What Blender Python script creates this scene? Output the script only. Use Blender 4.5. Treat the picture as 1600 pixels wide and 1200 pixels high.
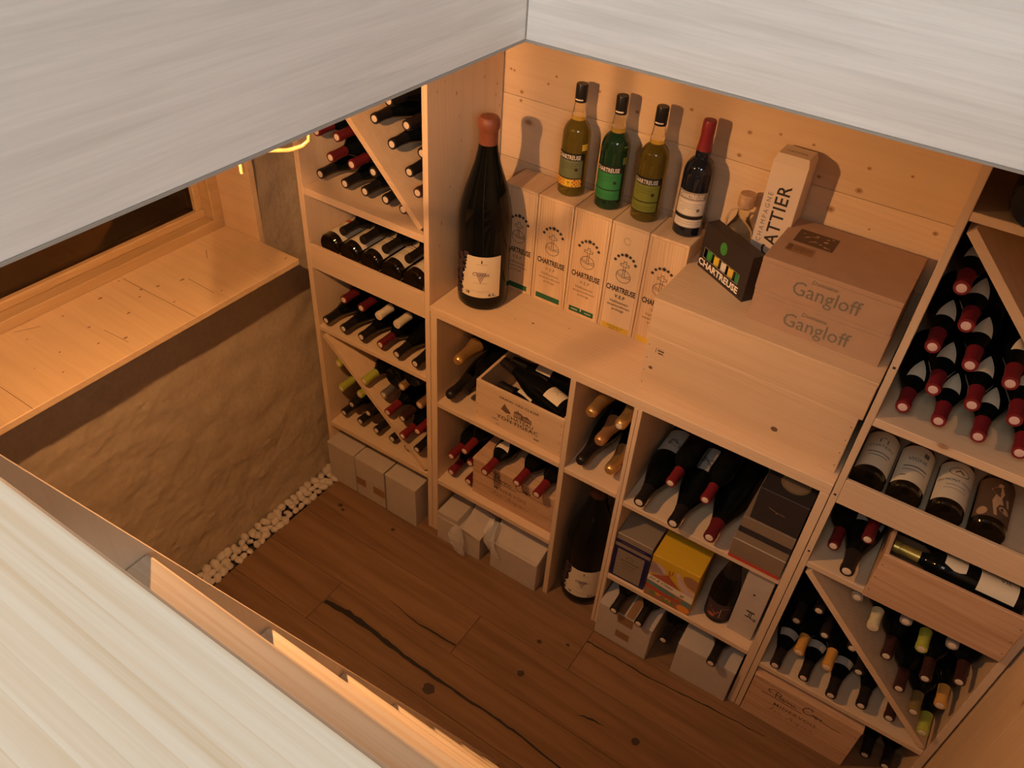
import bpy, bmesh, math, random
from mathutils import Vector, Matrix, noise
random.seed(7)
for o in list(bpy.data.objects): bpy.data.objects.remove(o)
scene = bpy.context.scene
COL = scene.collection
R = math.radians

# ------------------------------------------------------------------ camera
cam_d = bpy.data.cameras.new('camera')
cam = bpy.data.objects.new('camera', cam_d); COL.objects.link(cam)
_r = Vector((0.83244493, 0.55126977, 0.05600959)); _u = Vector((-0.39136551, 0.51338681, 0.7637192)); _f = Vector((-0.39226073, 0.6576744, -0.64311422))
m = Matrix((_r, _u, -_f)).transposed().to_4x4(); m.translation = Vector((1.7801, -1.5933, 2.4489))
cam.matrix_world = m
cam_d.sensor_width = 36.0; cam_d.sensor_fit = 'HORIZONTAL'; cam_d.lens = 1251.94 / 1600 * 36.0
cam_d.clip_start = 0.02
scene.camera = cam

# ------------------------------------------------------------------ world, light of the room above, exposure
w = bpy.data.worlds.new('world'); scene.world = w; w.use_nodes = True
w.node_tree.nodes['Background'].inputs[0].default_value = (0.84, 0.93, 1.0, 1); w.node_tree.nodes['Background'].inputs[1].default_value = 0.13
def area(name, loc, size, energy, color, rot=(0, 0, 0)):
    l = bpy.data.lights.new(name, 'AREA'); l.shape = 'RECTANGLE'; l.size, l.size_y = size; l.energy = energy; l.color = color
    o = bpy.data.objects.new(name, l); o.location = loc; o.rotation_euler = rot; COL.objects.link(o); return o
area('upstairs_ceiling_light', (1.5, -2.7, 3.6), (1.0, 1.0), 22, (1.0, 0.95, 0.89))
def aim(o, tgt): o.rotation_euler = (Vector(tgt) - o.location).to_track_quat('-Z', 'Y').to_euler()
aim(bpy.data.objects['upstairs_ceiling_light'], (1.6, -1.4, 2.0))
aim(area('upstairs_window_light', (4.3, -4.3, 3.5), (1.6, 1.3), 90, (1.0, 0.985, 0.95)), (1.4, -1.0, 2.25))
LAMP = Vector((0.625, -0.95, 2.005))
LAMP_GLOW = 5300
scene.view_settings.view_transform = 'Standard'; scene.view_settings.look = 'None'
scene.view_settings.gamma = 1; scene.view_settings.use_curve_mapping = False
scene.view_settings.exposure = 0.0

# ------------------------------------------------------------------ materials
MATS = {}
def newmat(name):
    mt = bpy.data.materials.new(name); mt.use_nodes = True
    nt = mt.node_tree; b = nt.nodes['Principled BSDF']; MATS[name] = mt
    return mt, nt, b
def plain(name, col, rough=0.5, metal=0.0, spec=0.5, noise_amt=0.0, noise_scale=60, bump=0.0, trans=0.0, ior=1.45, coat=0.0):
    mt, nt, b = newmat(name)
    b.inputs['Base Color'].default_value = (*col, 1); b.inputs['Roughness'].default_value = rough
    b.inputs['Metallic'].default_value = metal; b.inputs['Specular IOR Level'].default_value = spec
    b.inputs['Transmission Weight'].default_value = trans; b.inputs['IOR'].default_value = ior; b.inputs['Coat Weight'].default_value = coat
    if noise_amt or bump:
        tc = nt.nodes.new('ShaderNodeTexCoord'); n = nt.nodes.new('ShaderNodeTexNoise')
        n.inputs['Scale'].default_value = noise_scale; n.inputs['Detail'].default_value = 5
        nt.links.new(tc.outputs['Object'], n.inputs['Vector'])
        if noise_amt:
            rp = nt.nodes.new('ShaderNodeValToRGB')
            rp.color_ramp.elements[0].position = 0.3; rp.color_ramp.elements[1].position = 0.7
            rp.color_ramp.elements[0].color = (*[c * (1 - noise_amt) for c in col], 1)
            rp.color_ramp.elements[1].color = (*[min(1, c * (1 + noise_amt)) for c in col], 1)
            nt.links.new(n.outputs['Fac'], rp.inputs[0]); nt.links.new(rp.outputs[0], b.inputs['Base Color'])
        if bump:
            bp = nt.nodes.new('ShaderNodeBump'); bp.inputs['Strength'].default_value = bump; bp.inputs['Distance'].default_value = 0.003
            nt.links.new(n.outputs['Fac'], bp.inputs['Height']); nt.links.new(bp.outputs[0], b.inputs['Normal'])
    return mt
def wood(name, c0, c1, axis='X', period=0.012, amt=0.5, stretch=0.07, distort=3.0, knots=0.0, knotcol=(0.16, 0.07, 0.03), rough=0.55, fine=0.10, blotch=0.5, bump=0.05, spec=0.3, knotscale=5.0, tone=0.06, power=3.0, streak=(38, 2.2)):
    """c0 pale early wood, c1 darker grain; period = ring spacing in metres; amt = strength of the ring lines; blotch = slow streaks along the grain"""
    mt, nt, b = newmat(name); N = nt.nodes; L = nt.links
    tc = N.new('ShaderNodeTexCoord'); oi = N.new('ShaderNodeObjectInfo')
    add = N.new('ShaderNodeVectorMath'); add.operation = 'ADD'
    comb = N.new('ShaderNodeCombineXYZ')
    for i, k in enumerate((3.1, 5.7, 4.3)):
        mm = N.new('ShaderNodeMath'); mm.operation = 'MULTIPLY'; mm.inputs[1].default_value = k
        L.new(oi.outputs['Random'], mm.inputs[0]); L.new(mm.outputs[0], comb.inputs[i])
    L.new(tc.outputs['Object'], add.inputs[0]); L.new(comb.outputs[0], add.inputs[1])
    sc = {'X': (stretch, 1, 1), 'Y': (1, stretch, 1), 'Z': (1, 1, stretch)}[axis]
    def mapped(across, along):
        mp = N.new('ShaderNodeMapping'); mp.inputs['Scale'].default_value = tuple(across if q == 1 else along for q in sc)
        L.new(add.outputs[0], mp.inputs['Vector']); return mp.outputs[0]
    base = mapped(1, stretch)
    n1 = N.new('ShaderNodeTexNoise'); n1.inputs['Scale'].default_value = 5.0; n1.inputs['Detail'].default_value = 3
    L.new(base, n1.inputs['Vector'])
    mixv = N.new('ShaderNodeVectorMath'); mixv.operation = 'MULTIPLY_ADD'; q = 0.012 * distort; mixv.inputs[1].default_value = (q, q, q)
    L.new(n1.outputs['Color'], mixv.inputs[0]); L.new(base, mixv.inputs[2])
    wv = N.new('ShaderNodeTexWave'); wv.wave_type = 'BANDS'; wv.bands_direction = 'DIAGONAL'; wv.wave_profile = 'SAW'
    wv.inputs['Scale'].default_value = 0.628 / period; wv.inputs['Distortion'].default_value = distort * 0.5; wv.inputs['Detail'].default_value = 2; wv.inputs['Detail Scale'].default_value = 0.6
    L.new(mixv.outputs[0], wv.inputs['Vector'])
    pw = N.new('ShaderNodeMath'); pw.operation = 'POWER'; pw.inputs[1].default_value = power; L.new(wv.outputs['Fac'], pw.inputs[0])
    # the ring lines fade in and out over the board
    n3 = N.new('ShaderNodeTexNoise'); n3.inputs['Scale'].default_value = 1.0; n3.inputs['Detail'].default_value = 2; L.new(mapped(9, 0.9), n3.inputs['Vector'])
    r3 = N.new('ShaderNodeMapRange'); r3.inputs['From Min'].default_value = 0.35; r3.inputs['From Max'].default_value = 0.68; L.new(n3.outputs['Fac'], r3.inputs['Value'])
    m3 = N.new('ShaderNodeMath'); m3.operation = 'MULTIPLY'; L.new(pw.outputs[0], m3.inputs[0]); L.new(r3.outputs[0], m3.inputs[1])
    m4 = N.new('ShaderNodeMath'); m4.operation = 'MULTIPLY'; m4.inputs[1].default_value = amt; L.new(m3.outputs[0], m4.inputs[0])
    n4 = N.new('ShaderNodeTexNoise'); n4.inputs['Scale'].default_value = 1.0; n4.inputs['Detail'].default_value = 4; L.new(mapped(*streak), n4.inputs['Vector'])
    r4 = N.new('ShaderNodeMapRange'); r4.inputs['From Min'].default_value = 0.42; r4.inputs['From Max'].default_value = 0.72; r4.inputs['To Max'].default_value = blotch; L.new(n4.outputs['Fac'], r4.inputs['Value'])
    ad = N.new('ShaderNodeMath'); ad.operation = 'ADD'; ad.use_clamp = True; L.new(m4.outputs[0], ad.inputs[0]); L.new(r4.outputs[0], ad.inputs[1])
    mx0 = N.new('ShaderNodeMix'); mx0.data_type = 'RGBA'; mx0.inputs['A'].default_value = (*c0, 1); mx0.inputs['B'].default_value = (*c1, 1)
    L.new(ad.outputs[0], mx0.inputs['Factor'])
    n2 = N.new('ShaderNodeTexNoise'); n2.inputs['Scale'].default_value = 1.0; n2.inputs['Detail'].default_value = 3; L.new(mapped(330, 9), n2.inputs['Vector'])
    mr = N.new('ShaderNodeMapRange'); mr.inputs['To Min'].default_value = 1 - fine; mr.inputs['To Max'].default_value = 1 + fine; L.new(n2.outputs['Fac'], mr.inputs['Value'])
    mul = N.new('ShaderNodeVectorMath'); mul.operation = 'SCALE'; L.new(mx0.outputs['Result'], mul.inputs[0]); L.new(mr.outputs[0], mul.inputs['Scale'])
    mr2 = N.new('ShaderNodeMapRange'); mr2.inputs['To Min'].default_value = 1 - tone; mr2.inputs['To Max'].default_value = 1 + tone; L.new(oi.outputs['Random'], mr2.inputs['Value'])
    mul2 = N.new('ShaderNodeVectorMath'); mul2.operation = 'SCALE'; L.new(mul.outputs[0], mul2.inputs[0]); L.new(mr2.outputs[0], mul2.inputs['Scale'])
    out = mul2.outputs[0]
    if knots > 0:
        vo = N.new('ShaderNodeTexVoronoi'); vo.inputs['Scale'].default_value = knotscale; L.new(mapped(1, 0.6), vo.inputs['Vector'])
        kr = N.new('ShaderNodeValToRGB'); e = kr.color_ramp.elements
        e[0].position = 0.0; e[0].color = (1, 1, 1, 1); e[1].position = knots * 1.9; e[1].color = (0, 0, 0, 1)
        a = e.new(knots * 0.75); a.color = (0.75, 0.75, 0.75, 1); a2 = e.new(knots); a2.color = (0.18, 0.18, 0.18, 1)
        L.new(vo.outputs['Distance'], kr.inputs[0])
        mx = N.new('ShaderNodeMix'); mx.data_type = 'RGBA'; mx.inputs['B'].default_value = (*knotcol, 1)
        L.new(kr.outputs[0], mx.inputs['Factor']); L.new(out, mx.inputs['A']); out = mx.outputs['Result']
    L.new(out, b.inputs['Base Color'])
    b.inputs['Roughness'].default_value = rough; b.inputs['Specular IOR Level'].default_value = spec
    if bump:
        bp = N.new('ShaderNodeBump'); bp.inputs['Strength'].default_value = bump; bp.inputs['Distance'].default_value = 0.002
        L.new(n2.outputs['Fac'], bp.inputs['Height']); L.new(bp.outputs[0], b.inputs['Normal'])
    return mt
SP0, SP1 = (0.72, 0.54, 0.355), (0.58, 0.395, 0.23)
for ax in 'XYZ':
    wood('spruce' + ax, SP0, SP1, ax, period=0.016, amt=0.30, blotch=0.25, knots=0.05, knotcol=(0.34, 0.17, 0.08), knotscale=5.5, fine=0.04)
    wood('case_pine' + ax, (0.71, 0.52, 0.33), (0.56, 0.37, 0.20), ax, period=0.013, amt=0.45, blotch=0.35, fine=0.05)
    wood('vep_pine' + ax, (0.80, 0.60, 0.38), (0.52, 0.30, 0.14), ax, period=0.0085, amt=0.8, blotch=0.35, stretch=0.04, distort=3.5, fine=0.06)
wood('vep_plain', (0.80, 0.62, 0.40), (0.72, 0.52, 0.32), 'Z', period=0.012, amt=0.2, blotch=0.2, fine=0.04)
wood('ash_case', (0.60, 0.39, 0.235), (0.42, 0.23, 0.12), 'X', period=0.02, amt=0.5, blotch=0.5, knots=0.06, knotcol=(0.22, 0.09, 0.045), knotscale=5)
wood('ash_caseY', (0.60, 0.39, 0.235), (0.42, 0.23, 0.12), 'Y', period=0.02, amt=0.5)
wood('oak_floor', (0.262, 0.148, 0.075), (0.122, 0.062, 0.028), 'X', period=0.06, amt=0.35, stretch=0.06, distort=5.0, blotch=0.55, streak=(22, 1.6), knots=0.035, knotcol=(0.06, 0.032, 0.018), knotscale=3.4, rough=0.42, fine=0.16, bump=0.1, tone=0.12)
for ax in 'XY': wood('laminate_' + ax, (0.76, 0.74, 0.70), (0.60, 0.58, 0.54), ax, period=0.02, amt=0.35, stretch=0.05, distort=6.0, blotch=0.6, streak=(60, 3.2), rough=0.5, fine=0.10, tone=0.0)
wood('stair_pine', (0.97, 0.84, 0.67), (0.80, 0.59, 0.37), 'X', period=0.016, amt=0.6, power=6.0, stretch=0.02, distort=3.0, blotch=0.75, streak=(150, 1.6), rough=0.4, fine=0.04, tone=0.02)
wood('stair_stringer', (0.80, 0.68, 0.52), (0.70, 0.55, 0.38), 'Z', period=0.02, amt=0.3, rough=0.5, fine=0.05)
wood('sill_pine', (0.78, 0.58, 0.35), (0.62, 0.41, 0.22), 'X', period=0.02, amt=0.3, blotch=0.3, knots=0.03, knotscale=7, knotcol=(0.26, 0.13, 0.06), rough=0.38, fine=0.05)
wood('frame_pine', (0.55, 0.38, 0.20), (0.42, 0.27, 0.13), 'Y', period=0.015, amt=0.4, rough=0.45)
plain('plaster', (0.45, 0.37, 0.265), 0.85, spec=0.15, noise_amt=0.05, noise_scale=55, bump=0.9)
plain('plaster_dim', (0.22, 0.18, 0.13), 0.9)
plain('pebble_white', (0.60, 0.53, 0.45), 0.6, noise_amt=0.06, noise_scale=30)
plain('gravel_bed', (0.05, 0.04, 0.03), 0.9)
plain('filler', (0.012, 0.009, 0.007), 0.6)
plain('knot_dark', (0.05, 0.028, 0.016), 0.6)
plain('backing_brown', (0.30, 0.24, 0.19), 0.9, noise_amt=0.2, noise_scale=6)
plain('ceiling_white', (0.34, 0.29, 0.23), 0.8)
plain('edge_grey', (0.34, 0.31, 0.27), 0.5)
plain('glass_dark', (0.004, 0.005, 0.005), 0.08, spec=0.3)
plain('glass_brown', (0.014, 0.009, 0.004), 0.08, spec=0.6, coat=0.3)
plain('glass_olive', (0.30, 0.235, 0.04), 0.05, trans=0.72, ior=1.3, coat=0.4)
plain('glass_green', (0.012, 0.05, 0.022), 0.05, trans=0.25, ior=1.35, coat=0.4)
plain('glass_navy', (0.008, 0.012, 0.022), 0.06, coat=0.4)
plain('glass_clear', (0.95, 0.92, 0.80), 0.02, trans=1.0, ior=1.25)
plain('liquid_pale', (0.85, 0.66, 0.14), 0.04, trans=0.8, ior=1.3)
def pane():
    mt, nt, b = newmat('window_glass'); N = nt.nodes; L = nt.links
    t = N.new('ShaderNodeBsdfTransparent'); t.inputs[0].default_value = (0.55, 0.42, 0.32, 1)
    g = N.new('ShaderNodeBsdfGlossy'); g.inputs['Roughness'].default_value = 0.02; g.inputs[0].default_value = (0.9, 0.85, 0.8, 1)
    fr = N.new('ShaderNodeFresnel'); fr.inputs[0].default_value = 1.6
    mx = N.new('ShaderNodeMixShader'); L.new(fr.outputs[0], mx.inputs[0]); L.new(t.outputs[0], mx.inputs[1]); L.new(g.outputs[0], mx.inputs[2])
    L.new(mx.outputs[0], N['Material Output'].inputs['Surface'])
    mt, nt, b = newmat('clear_plastic'); b.inputs['Base Color'].default_value = (0.85, 0.82, 0.78, 1); b.inputs['Roughness'].default_value = 0.18; b.inputs['Alpha'].default_value = 0.30
pane()
CAPC = {'black': (0.012, 0.010, 0.010), 'dark': (0.02, 0.015, 0.013), 'brown': (0.048, 0.018, 0.014), 'dred': (0.12, 0.012, 0.016), 'red': (0.19, 0.016, 0.022),
        'white': (0.72, 0.64, 0.46), 'cream': (0.74, 0.62, 0.36), 'lime': (0.42, 0.44, 0.06), 'olive': (0.22, 0.15, 0.05), 'orange': (0.66, 0.33, 0.07),
        'grey': (0.26, 0.24, 0.22), 'purple': (0.035, 0.015, 0.03), 'pink': (0.50, 0.10, 0.12)}
for k, c in CAPC.items(): plain('cap_' + k, c, 0.38, spec=0.5)
plain('cap_gold', (0.72, 0.46, 0.17), 0.32, metal=0.75); plain('cap_copper', (0.55, 0.30, 0.13), 0.35, metal=0.6); plain('cap_silver', (0.5, 0.48, 0.45), 0.3, metal=0.8)
plain('cap_goldfoil', (0.55, 0.40, 0.10), 0.35, metal=0.6)
plain('tip_pale', (0.70, 0.58, 0.44), 0.6); plain('tip_pink', (0.72, 0.52, 0.48), 0.55)
plain('wax_orange', (0.27, 0.085, 0.042), 0.42, noise_amt=0.1, noise_scale=25)
plain('cap_black_plastic', (0.012, 0.012, 0.014), 0.35)
plain('cap_red_foil', (0.24, 0.02, 0.03), 0.4)
plain('cork', (0.50, 0.32, 0.18), 0.8, noise_amt=0.2, noise_scale=90)
plain('paper_cream', (0.76, 0.66, 0.48), 0.7); plain('paper_white', (0.78, 0.72, 0.62), 0.7); plain('paper_grey', (0.42, 0.38, 0.32), 0.7)
plain('paper_tan', (0.36, 0.31, 0.25), 0.7); plain('ink', (0.035, 0.025, 0.02), 0.7); plain('ink_brown', (0.16, 0.09, 0.05), 0.8); plain('ink_grey', (0.17, 0.15, 0.14), 0.8); plain('ink_faint', (0.42, 0.34, 0.24), 0.8)
plain('ink_gangloff', (0.19, 0.165, 0.125), 0.8)
plain('print_red', (0.50, 0.05, 0.03), 0.6); plain('print_white', (0.85, 0.80, 0.70), 0.6); plain('print_green', (0.03, 0.24, 0.07), 0.6); plain('print_olive', (0.21, 0.24, 0.035), 0.6)
plain('print_sage', (0.15, 0.17, 0.08), 0.6); plain('print_yellow', (0.80, 0.55, 0.05), 0.6); plain('print_orange', (0.75, 0.28, 0.05), 0.6); plain('print_black', (0.012, 0.011, 0.010), 0.6)
plain('print_leaf', (0.06, 0.30, 0.05), 0.6); plain('print_purple', (0.33, 0.20, 0.22), 0.7); plain('print_darkpurple', (0.05, 0.03, 0.035), 0.7)
plain('strip_green', (0.02, 0.13, 0.06), 0.6); plain('strip_yellow', (0.78, 0.52, 0.06), 0.6); plain('print_pink', (0.60, 0.42, 0.36), 0.7); plain('print_brick', (0.40, 0.10, 0.045), 0.7)
plain('print_mud', (0.33, 0.16, 0.07), 0.7); plain('print_teal', (0.12, 0.22, 0.20), 0.7); plain('print_flesh', (0.55, 0.33, 0.18), 0.7); plain('print_night', (0.12, 0.07, 0.04), 0.7)
plain('card_white', (0.50, 0.43, 0.355), 0.8, noise_amt=0.04, noise_scale=20); plain('card_inner', (0.40, 0.30, 0.20), 0.9); plain('tape_brown', (0.30, 0.16, 0.075), 0.45)
plain('carton_brown', (0.42, 0.275, 0.18), 0.75, noise_amt=0.04, noise_scale=25); plain('card_pale', (0.72, 0.60, 0.48), 0.65); plain('card_black', (0.028, 0.022, 0.022), 0.5)
plain('card_taupe', (0.22, 0.155, 0.10), 0.5); plain('card_yellow', (0.62, 0.38, 0.02), 0.55); plain('card_navy', (0.010, 0.010, 0.075), 0.5); plain('card_silver', (0.30, 0.25, 0.19), 0.4, metal=0.25)
plain('edge_bright', (0.9, 0.8, 0.65), 0.25, metal=0.5)
plain('gold_wire', (0.90, 0.66, 0.28), 0.25, metal=0.55); plain('nail', (0.06, 0.045, 0.035), 0.5, metal=0.5)
plain('cobweb', (0.8, 0.7, 0.55), 0.8)
mt, nt, b = newmat('bulb_glow'); b.inputs['Emission Color'].default_value = (1, 0.49, 0.19, 1); b.inputs['Emission Strength'].default_value = LAMP_GLOW; b.inputs['Base Color'].default_value = (1, 0.8, 0.5, 1)
plain('lamp_socket', (0.03, 0.025, 0.02), 0.4)

# ------------------------------------------------------------------ mesh helpers
class MB:
    def __init__(s): s.v = []; s.f = []; s.smooth = False
    def box(s, x0, x1, y0, y1, z0, z1, bev=0.0):
        if bev <= 0:
            n = len(s.v)
            s.v += [(x0, y0, z0), (x1, y0, z0), (x1, y1, z0), (x0, y1, z0), (x0, y0, z1), (x1, y0, z1), (x1, y1, z1), (x0, y1, z1)]
            s.f += [tuple(n + i for i in q) for q in ((0, 3, 2, 1), (4, 5, 6, 7), (0, 1, 5, 4), (1, 2, 6, 5), (2, 3, 7, 6), (3, 0, 4, 7))]
        else:
            bm = bmesh.new(); bmesh.ops.create_cube(bm, size=1)
            for v in bm.verts: v.co = Vector(((x0 + x1) / 2 + v.co.x * (x1 - x0), (y0 + y1) / 2 + v.co.y * (y1 - y0), (z0 + z1) / 2 + v.co.z * (z1 - z0)))
            bmesh.ops.bevel(bm, geom=bm.edges[:], offset=bev, segments=1, affect='EDGES')
            s.bm(bm)
        return s
    def bm(s, bm):
        n = len(s.v); bm.verts.index_update()
        s.v += [tuple(v.co) for v in bm.verts]; s.f += [tuple(n + v.index for v in f.verts) for f in bm.faces]; bm.free(); return s
    def lathe(s, prof, seg=20, cap=True, arc=None):
        n = len(s.v)
        for r, z in prof:
            for i in range(seg):
                a = 2 * math.pi * i / seg; s.v.append((r * math.cos(a), r * math.sin(a), z))
        for j in range(len(prof) - 1):
            for i in range(seg):
                k = (i + 1) % seg; s.f.append((n + j * seg + i, n + j * seg + k, n + (j + 1) * seg + k, n + (j + 1) * seg + i))
        if cap:
            s.f.append(tuple(n + i for i in reversed(range(seg)))); e = n + (len(prof) - 1) * seg; s.f.append(tuple(e + i for i in range(seg)))
        s.smooth = True
        return s
    def prism(s, pts, d0, d1, axis='y'):
        """closed polygon pts (a,b) pushed along axis; a,b are (x,z) for y, (y,z) for x, (x,y) for z"""
        n = len(s.v); k = len(pts)
        for d in (d0, d1):
            for a, b_ in pts:
                s.v.append({'y': (a, d, b_), 'x': (d, a, b_), 'z': (a, b_, d)}[axis])
        s.f.append(tuple(n + i for i in range(k))); s.f.append(tuple(n + k + i for i in reversed(range(k))))
        for i in range(k):
            j = (i + 1) % k; s.f.append((n + i, n + k + i, n + k + j, n + j))
        return s
    def tube(s, pts, r, seg=8, radii=None):
        pts = [Vector(p) for p in pts]; n = len(s.v); up = Vector((0.13, 0.31, 0.94)); prev = None
        for i, p in enumerate(pts):
            t = (pts[min(i + 1, len(pts) - 1)] - pts[max(i - 1, 0)]).normalized()
            a = t.cross(up if prev is None else prev.cross(t)) if prev is None else (prev - t * prev.dot(t))
            if a.length < 1e-6: a = t.cross(Vector((1, 0, 0)))
            a.normalize(); prev = a; c = t.cross(a); rr = radii[i] if radii else r
            for j in range(seg):
                th = 2 * math.pi * j / seg; s.v.append(tuple(p + (a * math.cos(th) + c * math.sin(th)) * rr))
        for i in range(len(pts) - 1):
            for j in range(seg):
                k = (j + 1) % seg; s.f.append((n + i * seg + j, n + i * seg + k, n + (i + 1) * seg + k, n + (i + 1) * seg + j))
        s.f.append(tuple(n + j for j in reversed(range(seg)))); e = n + (len(pts) - 1) * seg; s.f.append(tuple(e + j for j in range(seg)))
        s.smooth = True
        return s
    def raw(s, v, f):
        n = len(s.v); s.v += [tuple(p) for p in v]; s.f += [tuple(n + i for i in q) for q in f]; return s
    def mesh(s, name, mat, fix=True):
        me = bpy.data.meshes.new(name); me.from_pydata(s.v, [], s.f); me.materials.append(MATS[mat])
        if fix:
            bm = bmesh.new(); bm.from_mesh(me); bmesh.ops.recalc_face_normals(bm, faces=bm.faces); bm.to_mesh(me); bm.free()
        if s.smooth:
            for p in me.polygons: p.use_smooth = True
            try: me.set_sharp_from_angle(angle=R(38))
            except Exception: pass
        me.update(); return me
    def build(s, name, mat, parent=None, fix=True):
        return link(name, s.mesh(name, mat, fix), parent)
def link(name, me, parent=None):
    o = bpy.data.objects.new(name, me); COL.objects.link(o)
    if parent is not None: o.parent = parent
    return o
def tag(o, label, cat, group=None):
    o['label'] = label; o['category'] = cat
    if group: o['group'] = group
    return o
def thing(name, label, cat, loc=(0, 0, 0), rotz=0.0, group=None):
    o = bpy.data.objects.new(name, None); o.empty_display_size = 0.05; COL.objects.link(o)
    o.location = loc; o.rotation_euler = (0, 0, rotz); tag(o, label, cat, group); return o
def struct(o): o['kind'] = 'structure'; return o
def sroot(name, loc=(0, 0, 0)):
    o = bpy.data.objects.new(name, None); COL.objects.link(o); o.location = loc; return struct(o)

# 2D artwork -> decals ------------------------------------------------
class Art:
    """flat print: list of polygons in (u,v)"""
    def __init__(s): s.v = []; s.f = []
    def poly(s, pts):
        n = len(s.v); s.v += [tuple(p) for p in pts]; s.f.append(tuple(range(n, n + len(pts)))); return s
    def rect(s, u0, u1, v0, v1, n=1):
        for i in range(n):
            a = u0 + (u1 - u0) * i / n; b_ = u0 + (u1 - u0) * (i + 1) / n
            s.poly([(a, v0), (b_, v0), (b_, v1), (a, v1)])
        return s
    def disc(s, cu, cv, ru, rv=None, seg=14):
        rv = rv or ru; return s.poly([(cu + ru * math.cos(2 * math.pi * i / seg), cv + rv * math.sin(2 * math.pi * i / seg)) for i in range(seg)])
    def star(s, cu, cv, r, n=6):
        return s.poly([(cu + (r if i % 2 == 0 else r * 0.5) * math.sin(math.pi * i / n), cv + (r if i % 2 == 0 else r * 0.5) * math.cos(math.pi * i / n)) for i in range(2 * n)])
    def stroke(s, pts, wd, closed=False):
        pts = [Vector(p) for p in pts]
        if closed: pts = pts + [pts[0]]
        for a, b_ in zip(pts, pts[1:]):
            d = (b_ - a)
            if d.length < 1e-9: continue
            d.normalize(); nn = Vector((-d.y, d.x)) * wd / 2; e = d * wd * 0.3
            s.poly([a - nn - e, b_ - nn + e, b_ + nn + e, a + nn - e])
        return s
    def arc(s, cu, cv, r, a0, a1, wd, seg=16, rv=None):
        rv = rv or r
        return s.stroke([(cu + r * math.cos(R(a0 + (a1 - a0) * i / seg)), cv + rv * math.sin(R(a0 + (a1 - a0) * i / seg))) for i in range(seg + 1)], wd)
    def text(s, body, cu, cv, size, sx=1.0, shear=0.0, bold=0.0, rot=0.0, align='CENTER', space=1.0):
        c = bpy.data.curves.new('t', 'FONT'); c.body = body; c.size = 1.0; c.align_x = align; c.shear = shear; c.offset = bold; c.resolution_u = 2; c.space_character = space
        o = bpy.data.objects.new('t', c); COL.objects.link(o)
        dg = bpy.context.evaluated_depsgraph_get(); me = bpy.data.meshes.new_from_object(o.evaluated_get(dg))
        n = len(s.v); cr, sr = math.cos(R(rot)), math.sin(R(rot))
        for v in me.vertices:
            a, b_ = v.co.x * size * sx, v.co.y * size
            s.v.append((cu + a * cr - b_ * sr, cv + a * sr + b_ * cr))
        s.f += [tuple(n + i for i in p.vertices) for p in me.polygons]
        bpy.data.objects.remove(o); bpy.data.curves.remove(c); bpy.data.meshes.remove(me)
        return s
    def plane(s, name, mat, parent, org, U, V, off=0.0006):
        org, U, V = Vector(org), Vector(U).normalized(), Vector(V).normalized(); Nn = U.cross(V) * off
        me = bpy.data.meshes.new(name); me.from_pydata([tuple(org + U * a + V * b_ + Nn) for a, b_ in s.v], [], s.f); me.materials.append(MATS[mat])
        return link(name, me, parent)
    def wrap(s, name, mat, parent, prof, ang0, off=0.0006):
        """u = arc length to the viewer's right around the lathe, v = height; centred on angle ang0"""
        vs = []
        for a, b_ in s.v:
            r = radius_at(prof, b_) + off; rr = max(radius_at(prof, b_), 0.004); th = ang0 + a / rr; vs.append((r * math.cos(th), r * math.sin(th), b_))
        me = bpy.data.meshes.new(name); me.from_pydata(vs, [], s.f); me.materials.append(MATS[mat])
        return link(name, me, parent)
def radius_at(prof, z):
    out = [(r, zz) for r, zz in prof]
    best = None
    for (r0, z0), (r1, z1) in zip(out[2:], out[3:]):
        if z0 <= z <= z1 and z1 > z0: best = r0 + (r1 - r0) * (z - z0) / (z1 - z0); break
    return best if best is not None else out[3][0]
def patch(name, mat, parent, prof, z0, z1, half, ang0=math.pi / 2, off=0.0005, nz=4, na=10):
    """paper label hugging a lathe; half = half angle in radians (number or function of t 0..1, returning half or (lo,hi))"""
    v = []; f = []
    for j in range(nz + 1):
        t = j / nz; z = z0 + (z1 - z0) * t; h = half(t) if callable(half) else half
        lo, hi = h if isinstance(h, tuple) else (-h, h)
        r = radius_at(prof, z) + off
        for i in range(na + 1):
            th = ang0 + lo + (hi - lo) * i / na; v.append((r * math.cos(th), r * math.sin(th), z))
    for j in range(nz):
        for i in range(na): a = j * (na + 1) + i; f.append((a, a + 1, a + na + 2, a + na + 1))
    me = bpy.data.meshes.new(name); me.from_pydata(v, [], f); me.materials.append(MATS[mat])
    for p in me.polygons: p.use_smooth = True
    return link(name, me, parent) if parent is not False else me

# ------------------------------------------------------------------ THE SETTING
YB = 0.358; CEIL = 2.10; OX, OY = 1.177, -0.615; XR = 2.292; YF = -2.45
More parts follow.
